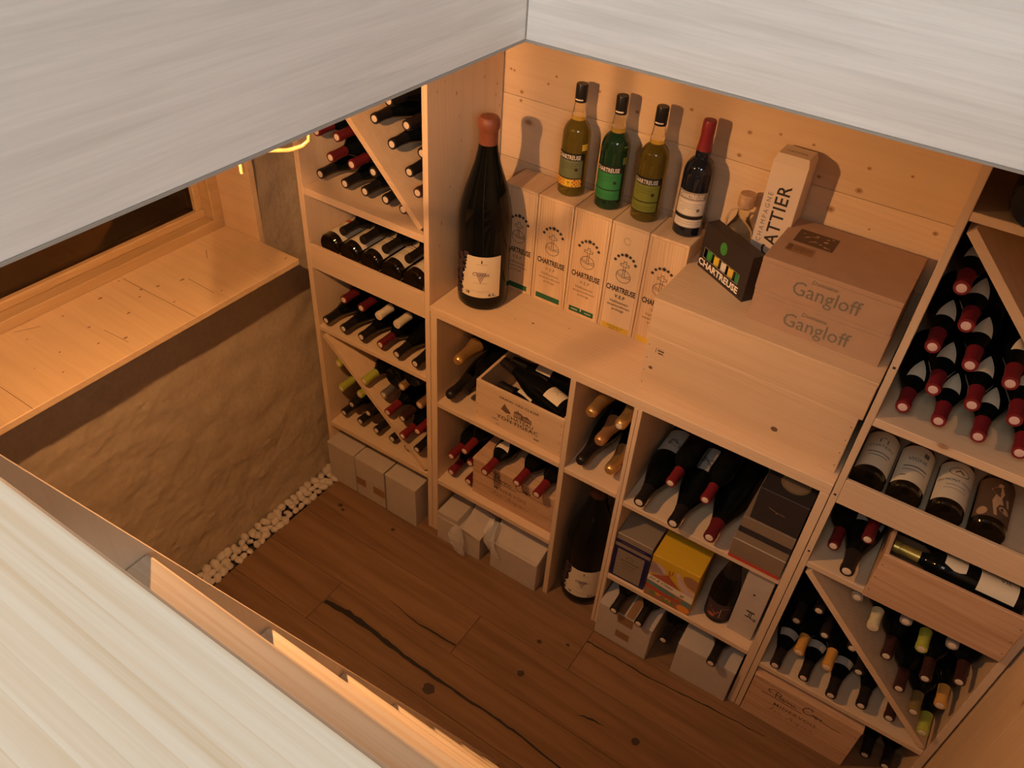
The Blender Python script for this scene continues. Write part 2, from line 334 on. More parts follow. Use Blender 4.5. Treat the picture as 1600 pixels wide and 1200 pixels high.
# floor of oak planks
floor = sroot('floor')
MB().box(-0.3, XR + 0.4, YF, YB + 0.05, -0.06, -0.022).build('gravel_bed', 'gravel_bed', floor)
rows = {}
yy = -0.035 + 0.18 * 3
joints = {-0.035: [1.256], -0.215: [0.900, 2.1], -0.395: [0.412, 1.75]}
alt = [0.7, 1.5, 0.3, 1.1, 1.9, 0.9, 1.4]
k = 0
while yy > YF:
    key = round(yy, 3); js = joints.get(key, [alt[k % 7]]); xs = [0.052] + js + [XR + 0.05]
    for a, b_ in zip(xs, xs[1:]):
        p = MB().box(a + 0.0006, b_ - 0.0006, yy - 0.18 + 0.0005, yy - 0.0005, -0.02, 0.0, 0.0012).build('plank', 'oak_floor', floor); rows[(key, round(a, 2))] = p
    yy -= 0.18; k += 1
def crack(parent, pts, wd):
    ar = Art(); pp = [Vector(p) for p in pts]; n = len(pp)
    for i in range(n - 1):
        a, b_ = pp[i], pp[i + 1]; wa = wd[i] / 2; wb = wd[i + 1] / 2
        ar.poly([(a.x, a.y - wa), (b_.x, b_.y - wb), (b_.x, b_.y + wb), (a.x, a.y + wa)])
    return ar.plane('filled_crack', 'filler', parent, (0, 0, 0), (1, 0, 0), (0, 1, 0), 0.0004)
def wig(pts, wd, sub=6, amp=0.0018):
    out, ow = [], []
    for i in range(len(pts) - 1):
        for j in range(sub):
            t = j / sub; out.append((pts[i][0] * (1 - t) + pts[i + 1][0] * t, pts[i][1] * (1 - t) + pts[i + 1][1] * t + random.uniform(-amp, amp))); ow.append((wd[i] * (1 - t) + wd[i + 1] * t) * random.uniform(0.75, 1.2))
    out.append(pts[-1]); ow.append(wd[-1]); return out, ow
crack(rows[(-0.395, 0.41)], *wig([(0.416, -0.487), (0.514, -0.476), (0.674, -0.484), (0.80, -0.493), (0.955, -0.495), (1.116, -0.494), (1.22, -0.495), (1.45, -0.513), (1.74, -0.50)], [0.02, 0.022, 0.018, 0.014, 0.010, 0.008, 0.007, 0.006, 0.004]))
crack(rows[(-0.035, 1.26)], *wig([(1.258, -0.083), (1.346, -0.081), (1.463, -0.083), (1.593, -0.072), (1.72, -0.061), (1.888, -0.051)], [0.006, 0.004, 0.005, 0.004, 0.005, 0.002]))
crack(rows[(-0.215, 0.05)], *wig([(0.60, -0.352), (0.743, -0.368), (0.897, -0.36)], [0.001, 0.005, 0.008]))
crack(rows[(-0.215, 0.9)], *wig([(1.36, -0.335), (1.40, -0.322), (1.45, -0.318)], [0.001, 0.008, 0.001]))
def knot(parent, x, y, r):
    Art().poly([(x + r * random.uniform(0.7, 1.1) * 1.2 * math.cos(6.283 * i / 11), y + r * random.uniform(0.7, 1.1) * math.sin(6.283 * i / 11)) for i in range(11)]).plane('knot', 'knot_dark', parent, (0, 0, 0), (1, 0, 0), (0, 1, 0), 0.0005)
for key, x, y, r in (((-0.395, 0.41), 0.92, -0.537, 0.02), ((-0.215, 0.9), 1.555, -0.305, 0.013), ((-0.035, 0.05), 0.402, -0.098, 0.008), ((-0.035, 0.05), 0.155, -0.125, 0.009), ((-0.035, 0.05), 0.18, -0.137, 0.007),
                     ((-0.035, 0.05), 1.123, -0.181, 0.009), ((-0.215, 0.9), 1.135, -0.318, 0.012), ((-0.035, 0.05), 1.21, -0.135, 0.007)):
    knot(rows[key], x, y, r)

# plaster wall leaning back a little, with the window recess cut out of it
def wallx(z): return -0.03 - 0.115 * max(z, 0)
def plaster_wall():
    v = []; f = []; ny, nz = 280, 210; y0, y1 = YF, 0.42; z0, z1 = -0.03, CEIL
    for j in range(nz + 1):
        z = z0 + (z1 - z0) * j / nz
        for i in range(ny + 1):
            y = y0 + (y1 - y0) * i / ny
            q = noise.noise(Vector((y * 2.2, z * 2.2, 7))); d = 0.010 * noise.noise(Vector((y * 3, z * 3, 1))) + 0.0075 * noise.noise(Vector((y * 10, z * 13, 4))) + 0.0062 * (0.6 + q) * abs(noise.noise(Vector((y * 22, z * 34, 9)))) + 0.0030 * (0.7 + q) * noise.noise(Vector((y * 60, z * 75, 2))) - 0.006 * max(0, 1 - 9 * abs(noise.noise(Vector((y * 2.6, z * 6.5, 21))))) * max(0, q)
            v.append((wallx(z) + d, y, z))
    for j in range(nz):
        z = z0 + (z1 - z0) * (j + 0.5) / nz
        for i in range(ny):
            y = y0 + (y1 - y0) * (i + 0.5) / ny
            if -1.95 < y < -0.052 and 1.03 < z < 1.86: continue
            a = j * (ny + 1) + i; f.append((a, a + 1, a + ny + 2, a + ny + 1))
    m_ = MB().raw(v, f); m_.smooth = True
    return struct(m_.build('wall_left', 'plaster', None, fix=False))
WL = plaster_wall()
# window: sill board, jambs, head, frame, pane, brown box added outside to block the world background
win = sroot('window_1', (0, 0, 1.05))
sill = MB().box(-0.335, 0.028, -2.0, -0.058, -0.022, 0.0, 0.002).build('window_sill', 'sill_pine', win)
for yj in (-0.47, -0.97, -1.36):
    Art().rect(-0.30, 0.026, yj - 0.0008, yj + 0.0008).plane('board_joint', 'ink_brown', sill, (0, 0, 0), (1, 0, 0), (0, 1, 0), 0.0003)
MB().box(-0.335, -0.152, -0.058, -0.036, -0.022, 0.85, 0.001).build('jamb', 'sill_pine', win)
MB().box(-0.335, -0.152, -1.98, -1.955, 0, 0.85, 0.001).build('jamb', 'sill_pine', win)
MB().box(-0.335, -0.152, -1.955, -0.058, 0.82, 0.85, 0.001).build('head', 'sill_pine', win)
fr = MB(); fr.box(-0.375, -0.315, -1.955, -0.058, 0.0, 0.035, 0.003)
wf = fr.build('window_frame', 'frame_pine', win)
MB().box(-0.375, -0.315, -0.098, -0.058, 0.035, 0.82, 0.003).build('window_frame', 'frame_pine', win)
MB().box(-0.375, -0.315, -1.955, -1.91, 0.035, 0.82, 0.003).build('window_frame', 'frame_pine', win)
MB().box(-0.395, -0.36, -1.91, -0.098, 0.035, 0.062, 0.003).build('sash_rail', 'frame_pine', win)
MB().box(-0.395, -0.36, -0.125, -0.098, 0.062, 0.82, 0.003).build('sash_stile', 'frame_pine', win)
MB().box(-0.385, -0.379, -1.91, -0.125, 0.062, 0.82).build('pane', 'window_glass', win)
lw = MB(); lw.box(-1.05, -1.0, -2.2, 0.3, -0.3, 1.1); lw.box(-1.0, -0.40, -2.2, 0.3, -0.35, -0.30); lw.box(-1.0, -0.40, 0.28, 0.33, -0.3, 1.1); lw.box(-1.0, -0.40, -2.25, -2.2, -0.3, 1.1); lw.box(-1.05, -0.335, -2.2, 0.3, 1.05, 1.1)
struct(lw.build('added_window_backing', 'backing_brown')).location = (0, 0, 1.05)
# pine-clad back wall
wb = sroot('wall_back')
zs = [0, 0.27, 0.46, 0.65, 0.84, 1.03, 1.22, 1.41, 1.60, 1.79, 1.98, CEIL]
for a, b_ in zip(zs, zs[1:]):
    MB().box(-0.2, XR + 0.1, YB, YB + 0.02, a + 0.0006, b_ - 0.0006, 0.0012).build('plank', 'spruceX', wb)
plain('knot_brown', (0.50, 0.31, 0.165), 0.6); plain('knot_core', (0.30, 0.155, 0.08), 0.6)
PLK = [o for o in wb.children]
for x, z, r_ in [(0.538, 1.671, 4), (0.549, 1.669, 4), (0.663, 1.658, 4), (0.687, 1.684, 4), (0.578, 1.615, 6), (0.823, 1.677, 5), (0.941, 1.652, 5), (1.088, 1.697, 5), (0.611, 1.542, 2), (0.577, 1.590, 5), (1.248, 1.681, 6), (1.406, 1.694, 4), (1.544, 1.676, 5), (1.639, 1.685, 4), (1.539, 1.618, 8), (1.491, 1.553, 9), (1.44, 1.623, 5), (1.592, 1.533, 3), (1.732, 1.571, 6), (1.323, 1.697, 4), (1.236, 1.618, 6), (0.75, 1.48, 5), (1.30, 1.49, 4), (0.9, 1.78, 5), (1.5, 1.83, 6)]:
    k_ = PLK[max(i for i, q in enumerate(zs[:-1]) if q < z)]; r_ = r_ * 0.00095
    Art().disc(x, z, r_ * 1.25, r_, 12).plane('knot', 'knot_brown', k_, (0, YB, 0), (1, 0, 0), (0, 0, 1), 0.0004); Art().disc(x, z, r_ * 0.6, r_ * 0.5, 10).plane('knot', 'knot_core', k_, (0, YB, 0), (1, 0, 0), (0, 0, 1), 0.0007)
for x, y_ in [(-0.299, -0.487), (-0.21, -0.475), (-0.186, -0.433), (-0.136, -0.573), (-0.181, -0.502), (-0.159, -0.365), (-0.163, -0.682), (-0.043, -0.652), (-0.079, -0.712), (-0.114, -0.876), (-0.043, -0.842), (-0.243, -0.816), (-0.266, -0.694), (-0.262, -0.576), (-0.125, -0.797), (-0.082, -0.457), (-0.02, -0.333), (-0.007, -0.082)]:
    r_ = random.uniform(0.002, 0.0045); Art().disc(x, y_, r_, r_ * random.uniform(0.8, 2.2), 9).plane('knot', 'knot_core', sill, (0, 0, 0), (1, 0, 0), (0, 1, 0), 0.0004)
for (a_0, a_1) in (((-0.24, -0.205), (-0.20, -0.235)), ((-0.15, -0.35), (-0.03, -0.355)), ((-0.12, -0.665), (-0.02, -0.66)), ((-0.30, -0.82), (-0.27, -0.76))):
    Art().stroke([a_0, a_1], 0.0016).plane('scratch', 'ink_brown', sill, (0, 0, 0), (1, 0, 0), (0, 1, 0), 0.0005)
# right side: upright pine panels, front wall, ceiling slab
wr = sroot('wall_right')
for i in range(12):
    MB().box(XR, XR + 0.02, -0.02 - 0.2 * (i + 1) + 0.0006, -0.02 - 0.2 * i - 0.0006, 0, CEIL, 0.001).build('panel', 'spruceZ', wr)
MB().box(XR, XR + 0.02, -0.0206, YB, 0, CEIL).build('panel', 'spruceZ', wr)
struct(MB().box(-0.4, XR + 0.1, YF - 0.05, YF, -0.02, CEIL).build('wall_front', 'plaster_dim'))
SL = CEIL + 0.25
struct(MB().box(-0.45, OX - 0.013, YF - 0.05, YB + 0.1, CEIL + 0.004, SL).box(OX - 0.013, XR + 0.1, OY + 0.013, YB + 0.1, CEIL + 0.004, SL).box(XR + 0.013, XR + 0.6, YF - 0.05, YB + 0.1, CEIL + 0.004, SL).box(OX - 0.013, XR + 0.013, YF - 0.05, YF - 0.013, CEIL + 0.004, SL).build('ceiling', 'ceiling_white'))
def fascia(name, mat, bx, edge):
    t = sroot(name); bx.build('board', mat, t); edge.build('edge_strip', 'edge_grey', t)
fascia('trim_1', 'laminate_Y', MB().box(OX - 0.012, OX, YF, OY, CEIL + 0.003, SL + 0.01, 0.001), MB().box(OX - 0.013, OX + 0.0008, YF, OY, CEIL, CEIL + 0.003))
fascia('trim_2', 'laminate_X', MB().box(OX + 0.001, XR, OY, OY + 0.012, CEIL + 0.003, SL + 0.01, 0.001), MB().box(OX + 0.001, XR, OY - 0.0008, OY + 0.013, CEIL, CEIL + 0.003))
fascia('trim_3', 'laminate_Y', MB().box(XR, XR + 0.012, YF, OY, CEIL + 0.003, SL + 0.01, 0.001), MB().box(XR - 0.0008, XR + 0.013, YF, OY, CEIL, CEIL + 0.003))
MB().box(OX - 0.0005, OX + 0.0012, OY - 0.0015, OY + 0.0005, CEIL, SL + 0.01).build('corner_joint', 'edge_grey', bpy.data.objects['trim_1'])

# ------------------------------------------------------------------ STAIRS
st = thing('staircase', 'steep pale pine staircase with open treads in the near corner', 'stairs', (1.242, -1.469, 0))
DY, DZ = 0.109, 0.262
for i in range(8):
    z = 2.064 - DZ * i; y = DY * i
    MB().box(0.0, 0.98, y - 0.21, y, z - 0.036, z, 0.0025).build('tread', 'stair_pine', st)
def stringer(x0, x1):
    dirv = Vector((DY, -DZ)).normalized(); a = Vector((0.0, 2.064)) + Vector((0.004, 0.002)) - dirv * 0.10
    zb = 0.0; t = (a.y - zb) / -dirv.y; b_ = a + dirv * t
    back = 0.30
    return MB().prism([(a.x, a.y), (b_.x, b_.y), (b_.x - back, 0), (a.x - back, a.y)], x0, x1, 'x').build('stringer', 'stair_stringer', st)
stringer(-0.018, 0.0); stringer(0.98, 1.01)

# ------------------------------------------------------------------ PEBBLES
PM = []
for i in range(7):
    bm = bmesh.new(); bmesh.ops.create_icosphere(bm, subdivisions=2, radius=1)
    for v in bm.verts:
        d = 1 + 0.28 * noise.noise(v.co * 1.1 + Vector((i * 3.7, 0, 0))); v.co = Vector((v.co.x * d * 1.1, v.co.y * d * 0.85, v.co.z * d * 0.62))
    mm = MB().bm(bm); mm.smooth = True; PM.append(mm.mesh('pebble', 'pebble_white'))
y = -0.005; n = 0
while y > -0.80:
    for c in range(3):
        o = link('pebble', PM[n % 7]); n += 1
        s_ = random.uniform(0.014, 0.021); x = -0.012 + c * 0.0235 + random.uniform(-0.006, 0.006)
        o.location = (x, y + random.uniform(-0.006, 0.006), -0.012 + s_ * 0.7 + (0.010 if c == 0 else random.uniform(0, 0.004)))
        o.scale = (s_, s_, s_); o.rotation_euler = (random.uniform(-0.4, 0.4), random.uniform(-0.4, 0.4), random.uniform(0, 6.28))
        tag(o, 'rounded white pebble in the strip between plaster wall and oak floor', 'pebble', 'white pebbles along the plaster wall')
    y -= 0.030

# ------------------------------------------------------------------ SHELF UNITS
def unit(name, label, x0, parts):
    t = thing(name, label, 'shelving', (x0, 0, 0))
    for nm, mat, a, b_, y0, y1, z0, z1 in parts:
        MB().box(a - x0, b_ - x0, y0, y1, z0, z1, 0.0012).build(nm, mat, t)
    return t
def diag(t, xa, za, xb, zb, x0, th=0.019):
    d = Vector((xb - xa, zb - za)).normalized(); n_ = Vector((-d.y, d.x)) * th / 2
    a, b_ = Vector((xa - x0, za)), Vector((xb - x0, zb))
    MB().prism([tuple(a - n_), tuple(b_ - n_), tuple(b_ + n_), tuple(a + n_)], 0.001, 0.343, 'y').build('diagonal_board', 'case_pineX', t)
D0, D1 = 0.0, 0.345
TOPZ = 2.09
u1 = unit('wine_rack', 'tall pine wine rack beside the plaster wall, with two diagonal boards', 0.0, [
    ('side_panel', 'spruceZ', 0.0, 0.021, D0, D1, 0, TOPZ), ('side_panel', 'spruceZ', 0.498, 0.517, D0, D1, 0, TOPZ),
    ('shelf', 'spruceX', 0.0215, 0.4975, D0, D1, 1.775, 1.793), ('shelf', 'spruceX', 0.0215, 0.4975, D0, D1, 1.254, 1.279), ('shelf', 'spruceX', 0.0215, 0.4975, 0.0125, D1, 1.004, 1.022),
    ('front_rail', 'spruceX', 0.0215, 0.4975, 0.0, 0.012, 0.987, 1.077), ('shelf', 'spruceX', 0.0215, 0.4975, D0, D1, 0.729, 0.749), ('shelf', 'spruceX', 0.0215, 0.4975, D0, D1, 0.266, 0.288),
    ('back_panel', 'spruceX', 0.0, 0.517, D1, D1 + 0.006, 0, TOPZ)])
diag(u1, 0.034, 1.758, 0.487, 1.296, 0.0); diag(u1, 0.034, 0.712, 0.487, 0.302, 0.0)
SPN = [o for o in u1.children if o.name.startswith('side_panel')][-1]
for y_, z in [(0.075, 1.704), (0.126, 1.66), (0.254, 1.706), (0.256, 1.67), (0.32, 1.634), (0.316, 1.603), (0.338, 1.566), (0.141, 1.592), (0.204, 1.47), (0.151, 1.52), (0.116, 1.474), (0.042, 1.687), (0.06, 1.30), (0.05, 1.23), (0.10, 1.40)]:
    r_ = random.uniform(0.002, 0.005); Art().disc(y_, z, r_ * 0.7, r_ * random.uniform(0.9, 1.6), 10).plane('knot', 'knot_brown', SPN, (0.517, 0, 0), (0, 1, 0), (0, 0, 1), 0.0004)
u2 = unit('counter_cabinet', 'low open pine cabinet under the counter beside the tall rack, with two wine cases', 0.519, [
    ('side_panel', 'spruceZ', 0.519, 0.544, D0, D1, 0, 1.0075), ('side_panel', 'spruceZ', 1.022, 1.040, D0, D1, 0, 1.0075),
    ('shelf', 'spruceX', 0.5445, 1.0215, D0, D1, 0.645, 0.665), ('shelf', 'spruceX', 0.5445, 1.0215, D0, D1, 0.268, 0.289), ('back_panel', 'spruceX', 0.519, 1.040, D1, D1 + 0.006, 0, 1.0075)])
u3 = unit('counter_cabinet', 'narrow pine cabinet under the counter holding champagne over a giant bottle', 1.041, [
    ('side_panel', 'spruceZ', 1.224, 1.236, D0, D1, 0, 1.0075), ('shelf', 'spruceX', 1.0405, 1.2235, D0, D1, 0.638, 0.658), ('back_panel', 'spruceX', 1.041, 1.236, D1, D1 + 0.006, 0, 1.0075)])
u4 = unit('counter_cabinet', 'pine cabinet under the counter with gift boxes on its middle shelf', 1.237, [
    ('side_panel', 'spruceZ', 1.237, 1.249, D0, D1, 0, 1.0075), ('side_panel', 'spruceZ', 1.741, 1.764, D0, D1, 0, 1.0075),
    ('shelf', 'spruceX', 1.2495, 1.7405, D0, D1, 0.623, 0.643), ('shelf', 'spruceX', 1.2495, 1.7405, D0, D1, 0.265, 0.285), ('back_panel', 'spruceX', 1.237, 1.764, D1, D1 + 0.006, 0, 1.0075)])
wt = thing('worktop', 'continuous pine worktop over the low cabinets, carrying boxes and bottles', 'worktop', (0.519, 0, 1.008))
MB().box(0, 1.245, 0.0, YB - 0.0005, 0.0, 0.0185, 0.0015).build('lower_board', 'spruceX', wt); MB().box(0, 1.245, -0.003, YB - 0.0005, 0.019, 0.038, 0.0015).build('upper_board', 'spruceX', wt)
Art().disc(0.30, 0.115, 0.0045, 0.003).disc(0.245, 0.10, 0.003, 0.0014).disc(0.40, 0.16, 0.002).plane('knot', 'ink_brown', wt, (0, 0, 0.038), (1, 0, 0), (0, 1, 0), 0.0004)
u5 = unit('wine_rack', 'tall pine wine rack on the right, full of red-capsuled bottles', 1.766, [
    ('side_panel', 'spruceZ', 1.766, 1.783, D0, D1, 0, TOPZ), ('side_panel', 'spruceZ', 2.267, 2.287, D0, D1, 0, TOPZ),
    ('shelf', 'spruceX', 1.7835, 2.2665, D0, D1, 1.774, 1.793), ('shelf', 'spruceX', 1.7835, 2.2665, D0, D1, 1.256, 1.279), ('shelf', 'spruceX', 1.7835, 2.2665, 0.0125, D1, 0.996, 1.013),
    ('front_rail', 'spruceX', 1.7835, 2.2665, 0.0, 0.012, 0.996, 1.076), ('shelf', 'spruceX', 1.7835, 2.2665, D0, D1, 0.742, 0.762), ('shelf', 'spruceX', 1.7835, 2.2665, D0, D1, 0.244, 0.264),
    ('back_panel', 'spruceX', 1.766, 2.287, D1, D1 + 0.006, 0, TOPZ)])
diag(u5, 1.796, 1.757, 2.256, 1.296, 1.766); diag(u5, 1.796, 0.726, 2.256, 0.278, 1.766)
sc_ = MB()
for (x, z) in ((1.775, 1.42), (1.775, 1.02), (1.775, 0.80)): sc_.box(x - 1.766 - 0.003, x - 1.766 + 0.003, -0.0006, 0.002, z - 0.003, z + 0.003)
sc_.build('screw_heads', 'nail', u5)

# ------------------------------------------------------------------ BOTTLES
PROF = {
 'bur': [(0.0, 0.014), (0.026, 0.004), (0.036, 0.0), (0.0395, 0.004), (0.0395, 0.135), (0.038, 0.152), (0.032, 0.180), (0.0235, 0.208), (0.0172, 0.232), (0.0148, 0.255), (0.0143, 0.281), (0.0154, 0.282), (0.0154, 0.291), (0.0146, 0.296)],
 'bor': [(0.0, 0.016), (0.026, 0.004), (0.034, 0.0), (0.0370, 0.004), (0.0372, 0.180), (0.0362, 0.190), (0.030, 0.206), (0.0205, 0.220), (0.0155, 0.232), (0.0142, 0.250), (0.0140, 0.284), (0.0150, 0.285), (0.0150, 0.294), (0.0142, 0.299)],
 'rho': [(0.0, 0.016), (0.028, 0.004), (0.037, 0.0), (0.0405, 0.004), (0.0410, 0.165), (0.0395, 0.178), (0.033, 0.198), (0.0235, 0.220), (0.0172, 0.238), (0.0148, 0.258), (0.0143, 0.281), (0.0154, 0.282), (0.0154, 0.291), (0.0146, 0.296)],
 'cha': [(0.0, 0.018), (0.030, 0.004), (0.040, 0.0), (0.0435, 0.004), (0.0435, 0.115), (0.0415, 0.140), (0.034, 0.180), (0.0245, 0.218), (0.0190, 0.245), (0.0170, 0.270), (0.0180, 0.285), (0.0180, 0.300), (0.0165, 0.308), (0.011, 0.313)],
 'mag': [(0.0, 0.018), (0.036, 0.005), (0.048, 0.0), (0.0520, 0.005), (0.0520, 0.155), (0.050, 0.178), (0.042, 0.214), (0.0305, 0.250), (0.0215, 0.282), (0.0175, 0.305), (0.0165, 0.333), (0.0178, 0.334), (0.0178, 0.345), (0.0170, 0.350)]}
CAPZ = {'rho': 0.240, 'bur': 0.238, 'bor': 0.236, 'cha': 0.205, 'mag': 0.285}
CACHE = {}
def cached(key, fn):
    if key not in CACHE: CACHE[key] = fn()
    return CACHE[key]
def body_mesh(t, mat):
    return cached(('body', t, mat), lambda: MB().lathe(PROF[t], 24).mesh('bottle_body', mat))
def cap_mesh(t, c):
    def fn():
        p = PROF[t]; z0 = CAPZ[t]; pr = [(radius_at(p, z0) + 0.0002, z0), (radius_at(p, z0) + 0.0007, z0 + 0.0005)] + [(r + 0.0007, z) for r, z in p if z > z0 + 0.001]
        pr[-1] = (pr[-1][0], pr[-1][1] + 0.0008); pr.append((0.0085 if t != 'cha' else 0.007, pr[-1][1] + 0.0004))
        return MB().lathe(pr, 20).mesh('capsule', 'cap_' + c)
    return cached(('cap', t, c), fn)
def tip_mesh(t, mat):
    def fn():
        z = PROF[t][-1][1] + 0.0012; r = 0.0098 if t != 'mag' else 0.0115
        return MB().lathe([(r, z - 0.001), (r, z + 0.0006), (r * 0.85, z + 0.0012)], 16).mesh('capsule_disc', mat)
    return cached(('tip', t, mat), fn)
UP = math.pi / 2
def tri_half(t): return 0.75 * (1 - t) + 0.03
def neck_tri(t):      # pointed shoulder label
    return cached(('tri', t), lambda: patch('shoulder_label', 'paper_cream', False, PROF[t], 0.150, 0.200, lambda q: 0.80 * q + 0.02, UP, nz=6, na=8))
def neck_crescent(t):
    return cached(('cres', t), lambda: patch('shoulder_label', 'paper_grey', False, PROF[t], 0.172, 0.196, 0.95, UP, nz=4, na=10))
def lying(name, t, tip, cap, label, group, glass='glass_dark', d=(0, 1, 0), base_out=False, roll=0.0, extra=None, tipmat='tip_pale', has_tip=True, cat='wine bottle'):
    """tip = middle of the mouth (or of the base when base_out); d = direction from mouth to base"""
    d = Vector(d).normalized(); L_ = PROF[t][-1][1]
    zax = d if base_out else -d
    root_pos = Vector(tip) if base_out else Vector(tip) + d * L_
    yax = (Vector((0, 0, 1)) - zax * zax.z).normalized(); xax = yax.cross(zax)
    M = Matrix((xax, yax, zax)).transposed().to_4x4() @ Matrix.Rotation(roll, 4, 'Z'); M.translation = root_pos
    o = bpy.data.objects.new(name, None); o.empty_display_size = 0.03; COL.objects.link(o); o.matrix_world = M
    tag(o, label, cat, group)
    link('bottle_body', body_mesh(t, glass), o)
    if cap != 'none':
        c = link('capsule', cap_mesh(t, cap), o)
        if has_tip: link('capsule_disc', tip_mesh(t, tipmat), c)
    if extra == 'tri': link('shoulder_label', neck_tri(t), o)
    if extra == 'cres': link('shoulder_label', neck_crescent(t), o)
    return o
WB = 'wine_bottle'
CAPN = {'black': 'black-capsuled', 'dark': 'dark-capsuled', 'brown': 'brown-capsuled', 'dred': 'dark-red-capsuled', 'red': 'red-capsuled', 'white': 'white-capsuled', 'cream': 'cream-capsuled', 'lime': 'lime-capsuled', 'olive': 'olive-capsuled', 'orange': 'orange-capsuled', 'grey': 'grey-capsuled', 'silver': 'silver-capsuled', 'gold': 'gold-foiled', 'copper': 'copper-foiled'}
G1 = 'bottles lying in the tall rack beside the plaster wall'; G5 = 'bottles lying in the tall rack on the right'; GC = 'bottles lying in the low cabinets'
DIAGS = {'upper diagonal, left rack': (0.034, 1.758, 0.487, 1.296, 0.0222, 0.4972), 'lower diagonal, left rack': (0.034, 0.712, 0.487, 0.302, 0.0222, 0.4972), 'upper diagonal, right rack': (1.796, 1.757, 2.256, 1.296, 1.7842, 2.2662), 'lower diagonal, right rack': (1.796, 0.726, 2.256, 0.278, 1.7842, 2.2662)}
def settle(place, t, x, z):
    """keep a bottle clear of its diagonal board and side panels"""
    for key, (xa, za, xb, zb, lo, hi) in DIAGS.items():
        if place.endswith(key):
            r_ = max(p[0] for p in PROF[t]) + 0.0003; x = min(max(x, lo + r_), hi - r_)
            d = Vector((xb - xa, zb - za)).normalized(); n_ = Vector((-d.y, d.x)); dist = (Vector((x, z)) - Vector((xa, za))).dot(n_); need = r_ + 0.0098
            if place.startswith('above') and dist < need: q = n_ * (need - dist); x, z = x + q.x, z + q.y
            elif not place.startswith('above') and dist > -need: q = n_ * (-need - dist); x, z = x + q.x, z + q.y
            if x > hi - r_: z += (x - hi + r_); x = hi - r_
    return x, z
def row(lst, place, group, extra=None, tipmat='tip_pale', cat='wine bottle'):
    for t, c, x, y, z, pos in lst:
        x, z = settle(place, t, x, z)
        lying(WB, t, (x, y, z), c, '%s bottle, %s %s' % (CAPN[c], pos, place), group, extra=extra, tipmat=tipmat, cat=cat, has_tip=not pos.endswith('neck') and 'neck from' not in pos)
# left rack, upper square
row([('bur', 'black', 0.064, 0.040, 1.320, 'leftmost of the bottom row'), ('bur', 'black', 0.165, 0.040, 1.320, 'second from left in the bottom row'), ('bur', 'black', 0.245, 0.040, 1.320, 'third from left in the bottom row'),
     ('bur', 'black', 0.326, 0.040, 1.320, 'fourth from left in the bottom row'), ('bor', 'brown', 0.400, 0.030, 1.317, 'rightmost, half hidden'),
     ('bor', 'dred', 0.114, 0.040, 1.389, 'left one of the second row'), ('bor', 'dred', 0.199, 0.040, 1.392, 'middle one of the second row'), ('bur', 'black', 0.283, 0.040, 1.394, 'right one of the second row'),
     ('bor', 'dred', 0.066, 0.040, 1.457, 'left one of the top row'), ('bor', 'dred', 0.148, 0.040, 1.462, 'right one of the top row')], 'below the upper diagonal, left rack', G1)
row([('bur', 'black', 0.294, 0.040, 1.553, 'highest on the board'), ('bur', 'black', 0.354, 0.040, 1.622, 'topmost, cut by the ceiling edge'), ('bur', 'black', 0.414, 0.040, 1.570, 'middle one of the outer row'),
     ('bur', 'black', 0.359, 0.040, 1.501, 'second down the board'), ('bur', 'black', 0.458, 0.050, 1.500, 'right one, tight against the side panel'), ('bur', 'black', 0.417, 0.040, 1.434, 'third down the board'),
     ('bor', 'brown', 0.459, 0.025, 1.365, 'lowest on the board')], 'above the upper diagonal, left rack', G1)
# left rack, railed shelf: necks of the second layer
row([('bor', 'black', 0.118, 0.060, 1.130, 'leftmost neck'), ('bor', 'black', 0.204, 0.060, 1.130, 'second neck from left'), ('bor', 'black', 0.296, 0.060, 1.130, 'third neck from left'), ('bor', 'black', 0.388, 0.060, 1.130, 'rightmost neck')], 'lying over labelled bottles, left rack', G1)
# left rack, open shelf
row([('bur', 'black', 0.062, -0.003, 0.789, 'leftmost of the bottom row'), ('bur', 'black', 0.142, -0.003, 0.789, 'second from left in the bottom row'), ('bur', 'black', 0.222, -0.001, 0.789, 'third from left in the bottom row'),
     ('bor', 'dred', 0.299, 0.007, 0.787, 'only red one of the bottom row'), ('bur', 'black', 0.377, -0.001, 0.789, 'fifth from left in the bottom row'), ('bur', 'black', 0.457, -0.003, 0.789, 'rightmost of the bottom row'),
     ('bor', 'dred', 0.103, 0.050, 0.864, 'left one of the second row'), ('bor', 'dred', 0.182, 0.050, 0.864, 'right one of the red pair'), ('bor', 'white', 0.259, 0.050, 0.864, 'left one of the white pair'), ('bor', 'white', 0.338, 0.050, 0.864, 'right one of the white pair')],
    'on open shelf of left rack', G1)
# left rack, lower square
row([('bur', 'dark', 0.062, 0.035, 0.329, 'leftmost of the bottom row'), ('bur', 'dark', 0.145, 0.035, 0.329, 'second from left in the bottom row'), ('bor', 'dark', 0.226, 0.035, 0.327, 'third from left in the bottom row'), ('bor', 'dark', 0.303, 0.035, 0.327, 'fourth from left in the bottom row'),
     ('bor', 'brown', 0.376, 0.035, 0.325, 'rightmost of the bottom row'), ('bor', 'dark', 0.108, 0.035, 0.396, 'left one of the second row'), ('bor', 'dark', 0.190, 0.035, 0.396, 'right one of the second row'),
     ('bor', 'lime', 0.060, 0.035, 0.452, 'lower one beside the side panel'), ('bor', 'dark', 0.098, 0.070, 0.515, 'single one between lime necks'), ('bor', 'lime', 0.155, 0.035, 0.470, 'one nearest the board'), ('bor', 'lime', 0.060, 0.035, 0.571, 'topmost')],
    'under lower diagonal, left rack', G1)
